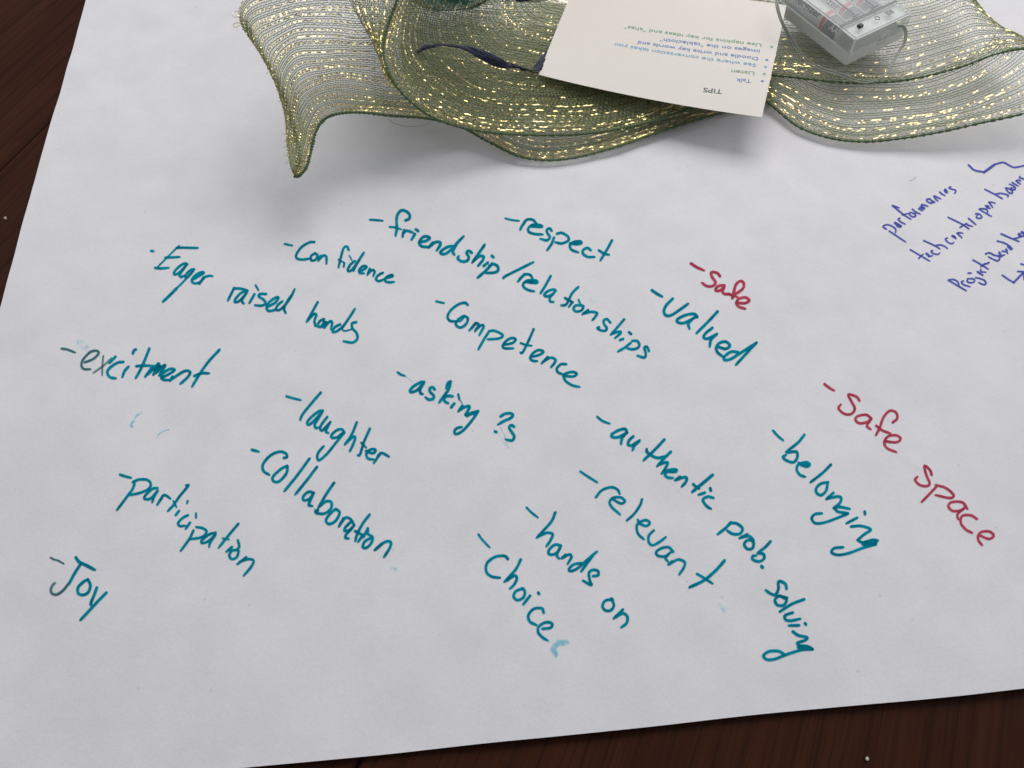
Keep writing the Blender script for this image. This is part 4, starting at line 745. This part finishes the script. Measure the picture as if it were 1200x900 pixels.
# moulded square on the front wall
for (a, b, c, d) in ((0.026, 0.0266, 0.006, 0.0125), (0.0324, 0.033, 0.006, 0.0125), (0.0266, 0.0324, 0.0119, 0.0125), (0.0266, 0.0324, 0.006, 0.0066)):
    rbox("front_emblem_rim", a, b, -0.0004, 0.0004, c, d, M['milky'], 0)
ring_mesh("front_emblem_ring", 0.0295, -0.0001, 0.0092, 0.0014, 0.0002, M['milky2'], 'y')
def case_print(s, fn, size, mat, name, parent, bold=0.02, width=None):
    v, f = text_mesh(s, bold); x0 = v[:, 0].min(); k = size if width is None else width / (v[:, 0].max() - x0)
    return mesh_obj(name, [fn((q[0] - x0) * k, q[1] * size) for q in v], f, mat, parent, False)
case_print("ON", lambda x, y: (0.0362 + x, 0.0076 + y, BH + 0.0005), 0.0022, M['slate'], "switch_print", case)
R = 0.0071
for k, cx in enumerate((0.0100, 0.0262, 0.0424)):
    cz = 0.0096; ys, ye = 0.0165, 0.0665
    bt = None
    def cyl(name, r, a, b, mat, parent, n=32, cx=cx, cz=cz):
        vs = []; 
        rr = [(a, 0.0), (a, r - 0.0006), (a + 0.0005, r), (b - 0.0005, r), (b, r - 0.0006), (b, 0.0)]
        for (y, q) in rr:
            for t in range(n): vs.append((cx + q * cos(2 * pi * t / n), y, cz + q * sin(2 * pi * t / n)))
        fs = [(i * n + t, i * n + (t + 1) % n, (i + 1) * n + (t + 1) % n, (i + 1) * n + t) for i in range(5) for t in range(n)]
        return mesh_obj(name, vs, fs, mat, parent)
    bt = cyl("battery", R, ys + 0.0008, ye - 0.0008, M['silver'], case)
    cyl("battery_end_band", R + 0.0001, ys + 0.001, ys + 0.0135, M['slate'], bt)
    cyl("battery_terminal", 0.0028, ys - 0.0008, ys + 0.001, M['steel'], bt)
    def wrap(x, y, k=k, cx=cx, y0=ye - 0.0030, ang=radians(152), rad=R + 0.00022):
        th = ang - y / R * 1.0
        return (cx + rad * cos(th), y0 - x, cz + rad * sin(th))
    case_print("Energizer", wrap, 0.0062, M['slate'], "battery_print", bt, 0.02, 0.0285)
    case_print("AA", lambda x, y, cx=cx: (cx + (R + .0003) * cos(radians(160) - y / R), ys + 0.0085 - x, cz + (R + .0003) * sin(radians(160) - y / R)), 0.0055, M['silver'], "battery_print", bt, 0.02)
    vs = []; n = 24
    for i in range(n + 1):
        th = radians(210) - radians(200) * i / n; o_ = 0.0035 * (i / n) ** 1.6; w_ = 0.0015 + 0.0016 * sin(pi * i / n)
        for yy in (ys + 0.0132 + o_, ys + 0.0132 + o_ + w_): vs.append((cx + (R + .0002) * cos(th), yy, cz + (R + .0002) * sin(th)))
    mesh_obj("battery_swoosh", vs, [(2 * i, 2 * i + 1, 2 * i + 3, 2 * i + 2) for i in range(n)], M['bred'], bt)
# contact springs
for cx in (0.0100, 0.0262, 0.0424):
    L = np.array([[(cx + 0.0026 * cos(t), 0.0665 + 0.0002 * t / 2, 0.0096 + 0.0026 * sin(t)) for t in np.linspace(0, 5 * pi, 60)]])
    v, f = tubes(L, np.broadcast_to(np.array([0, 1.0, 0]), L.shape), 0.00025, 5); mesh_obj("contact_spring", v, f, M['steel'], case)
# the lead: two clear wires that leave the front wall and loop away
lead = [(1052,31,.0300),(1057,31,.031),(1060.5,38,.029),(1059,50,.026),(1052,62,.023),(1044,76,.0205),(1034,90,.018),(1018,97,.017),(1000,95,.0172),(982,88,.0185),(962,82,.019),(944,72,.021),(930,55,.025),(920,36,.034),(913,20,.041),(909,2,.045),(908,-20,.045)]
Ri = Matrix.Rotation(-case.rotation_euler[2], 3, 'Z')
wn = empty("cable"); wn.parent = case
for k, (ox, oy) in enumerate(((0, 0), (2.0, 0.6))):
    pts = [P(x + ox * (1 if i < 6 else 1), y - oy - (1.6 if 6 < i < 13 else 0) * k, z + 0.0003 * k) - b0 for i, (x, y, z) in enumerate(lead)]
    pts = [np.array(Ri @ Vector(p)) for p in pts]
    tube_obj("wire", pts, 0.00052, M['wire'], wn, 140, 8); tube_obj("wire_core", pts, 0.0002, M['steel'], wn, 140, 5)

# ------------------------------------------------------------------ glass votive
gc = P(529, -17, 0.0305)
vot = empty("glass_votive", tuple(gc), "round glass votive with teal beads inside, cut by the top edge, on the green mesh", "glass votive")
prof = [(0.0, 0), (0.027, 0), (0.0325, 0.0015), (0.0352, 0.005), (0.036, 0.011), (0.036, 0.105), (0.035, 0.107), (0.0335, 0.105), (0.0345, 0.011), (0.0338, 0.006), (0.031, 0.0035), (0.0, 0.0030)]  # walls drawn tall out of view to shade the mesh
n = 64; vs = [(r * cos(2 * pi * t / n), r * sin(2 * pi * t / n), z) for (r, z) in prof for t in range(n)]
fs = [(i * n + t, i * n + (t + 1) % n, (i + 1) * n + (t + 1) % n, (i + 1) * n + t) for i in range(len(prof) - 1) for t in range(n)]
mesh_obj("glass_cup", vs, fs, M['glass'], vot)
prof2 = [(0.0, 0.046), (0.029, 0.046), (0.030, 0.048), (0.030, 0.094), (0.028, 0.096), (0.0, 0.095)]  # opaque block added above the beads, out of view, to cast shade
mesh_obj("added_shade_block", [(r * cos(2 * pi * t / n), r * sin(2 * pi * t / n), z) for (r, z) in prof2 for t in range(n)], [f_ for f_ in fs if max(f_) < 6 * n], M['navy'], vot)
bm = bmesh.new(); bmesh.ops.create_icosphere(bm, subdivisions=2, radius=0.0036); bme = bpy.data.meshes.new("bead"); bm.to_mesh(bme); bm.free(); bme.materials.append(M['bead'])
bme.polygons.foreach_set("use_smooth", [True] * len(bme.polygons))
for lay_ in range(5):
    for rr, cnt in ((0.0300 if lay_ else 0.0280, 23 if lay_ else 22), (0.019, 15), (0.0115, 9), (0.004, 3)):
        for t in range(cnt):
            a = 2 * pi * (t + 0.5 * (lay_ % 2)) / cnt + random.uniform(-.05, .05)
            o = bpy.data.objects.new("bead", bme); COL.objects.link(o); o.parent = vot; s = random.uniform(.9, 1.05); o.scale = (s, s, s)
            o.location = (rr * cos(a), rr * sin(a), 0.0070 + lay_ * 0.0066 + random.uniform(-.0005, .0005))

# ------------------------------------------------------------------ crumbs on the bare wood
for (x, y, r, lb) in ((1018, 889, .0008, "tiny pale crumb on the wood at the lower right"), (5, 254, .0009, "tiny pale crumb on the wood at the left edge of the photo")):
    bm = bmesh.new(); bmesh.ops.create_icosphere(bm, subdivisions=2, radius=r)
    for v in bm.verts: v.co *= 1 + 0.35 * noise.noise(v.co * 1800)
    me = bpy.data.meshes.new("crumb"); bm.to_mesh(me); bm.free(); me.materials.append(M['crumb'])
    o = bpy.data.objects.new("crumb", me); COL.objects.link(o); p = P(x, y, 0); o.location = (p[0], p[1], r * 0.7 - .002); o['label'] = lb; o['category'] = "crumb"
    o['group'] = "crumbs on the bare wood"
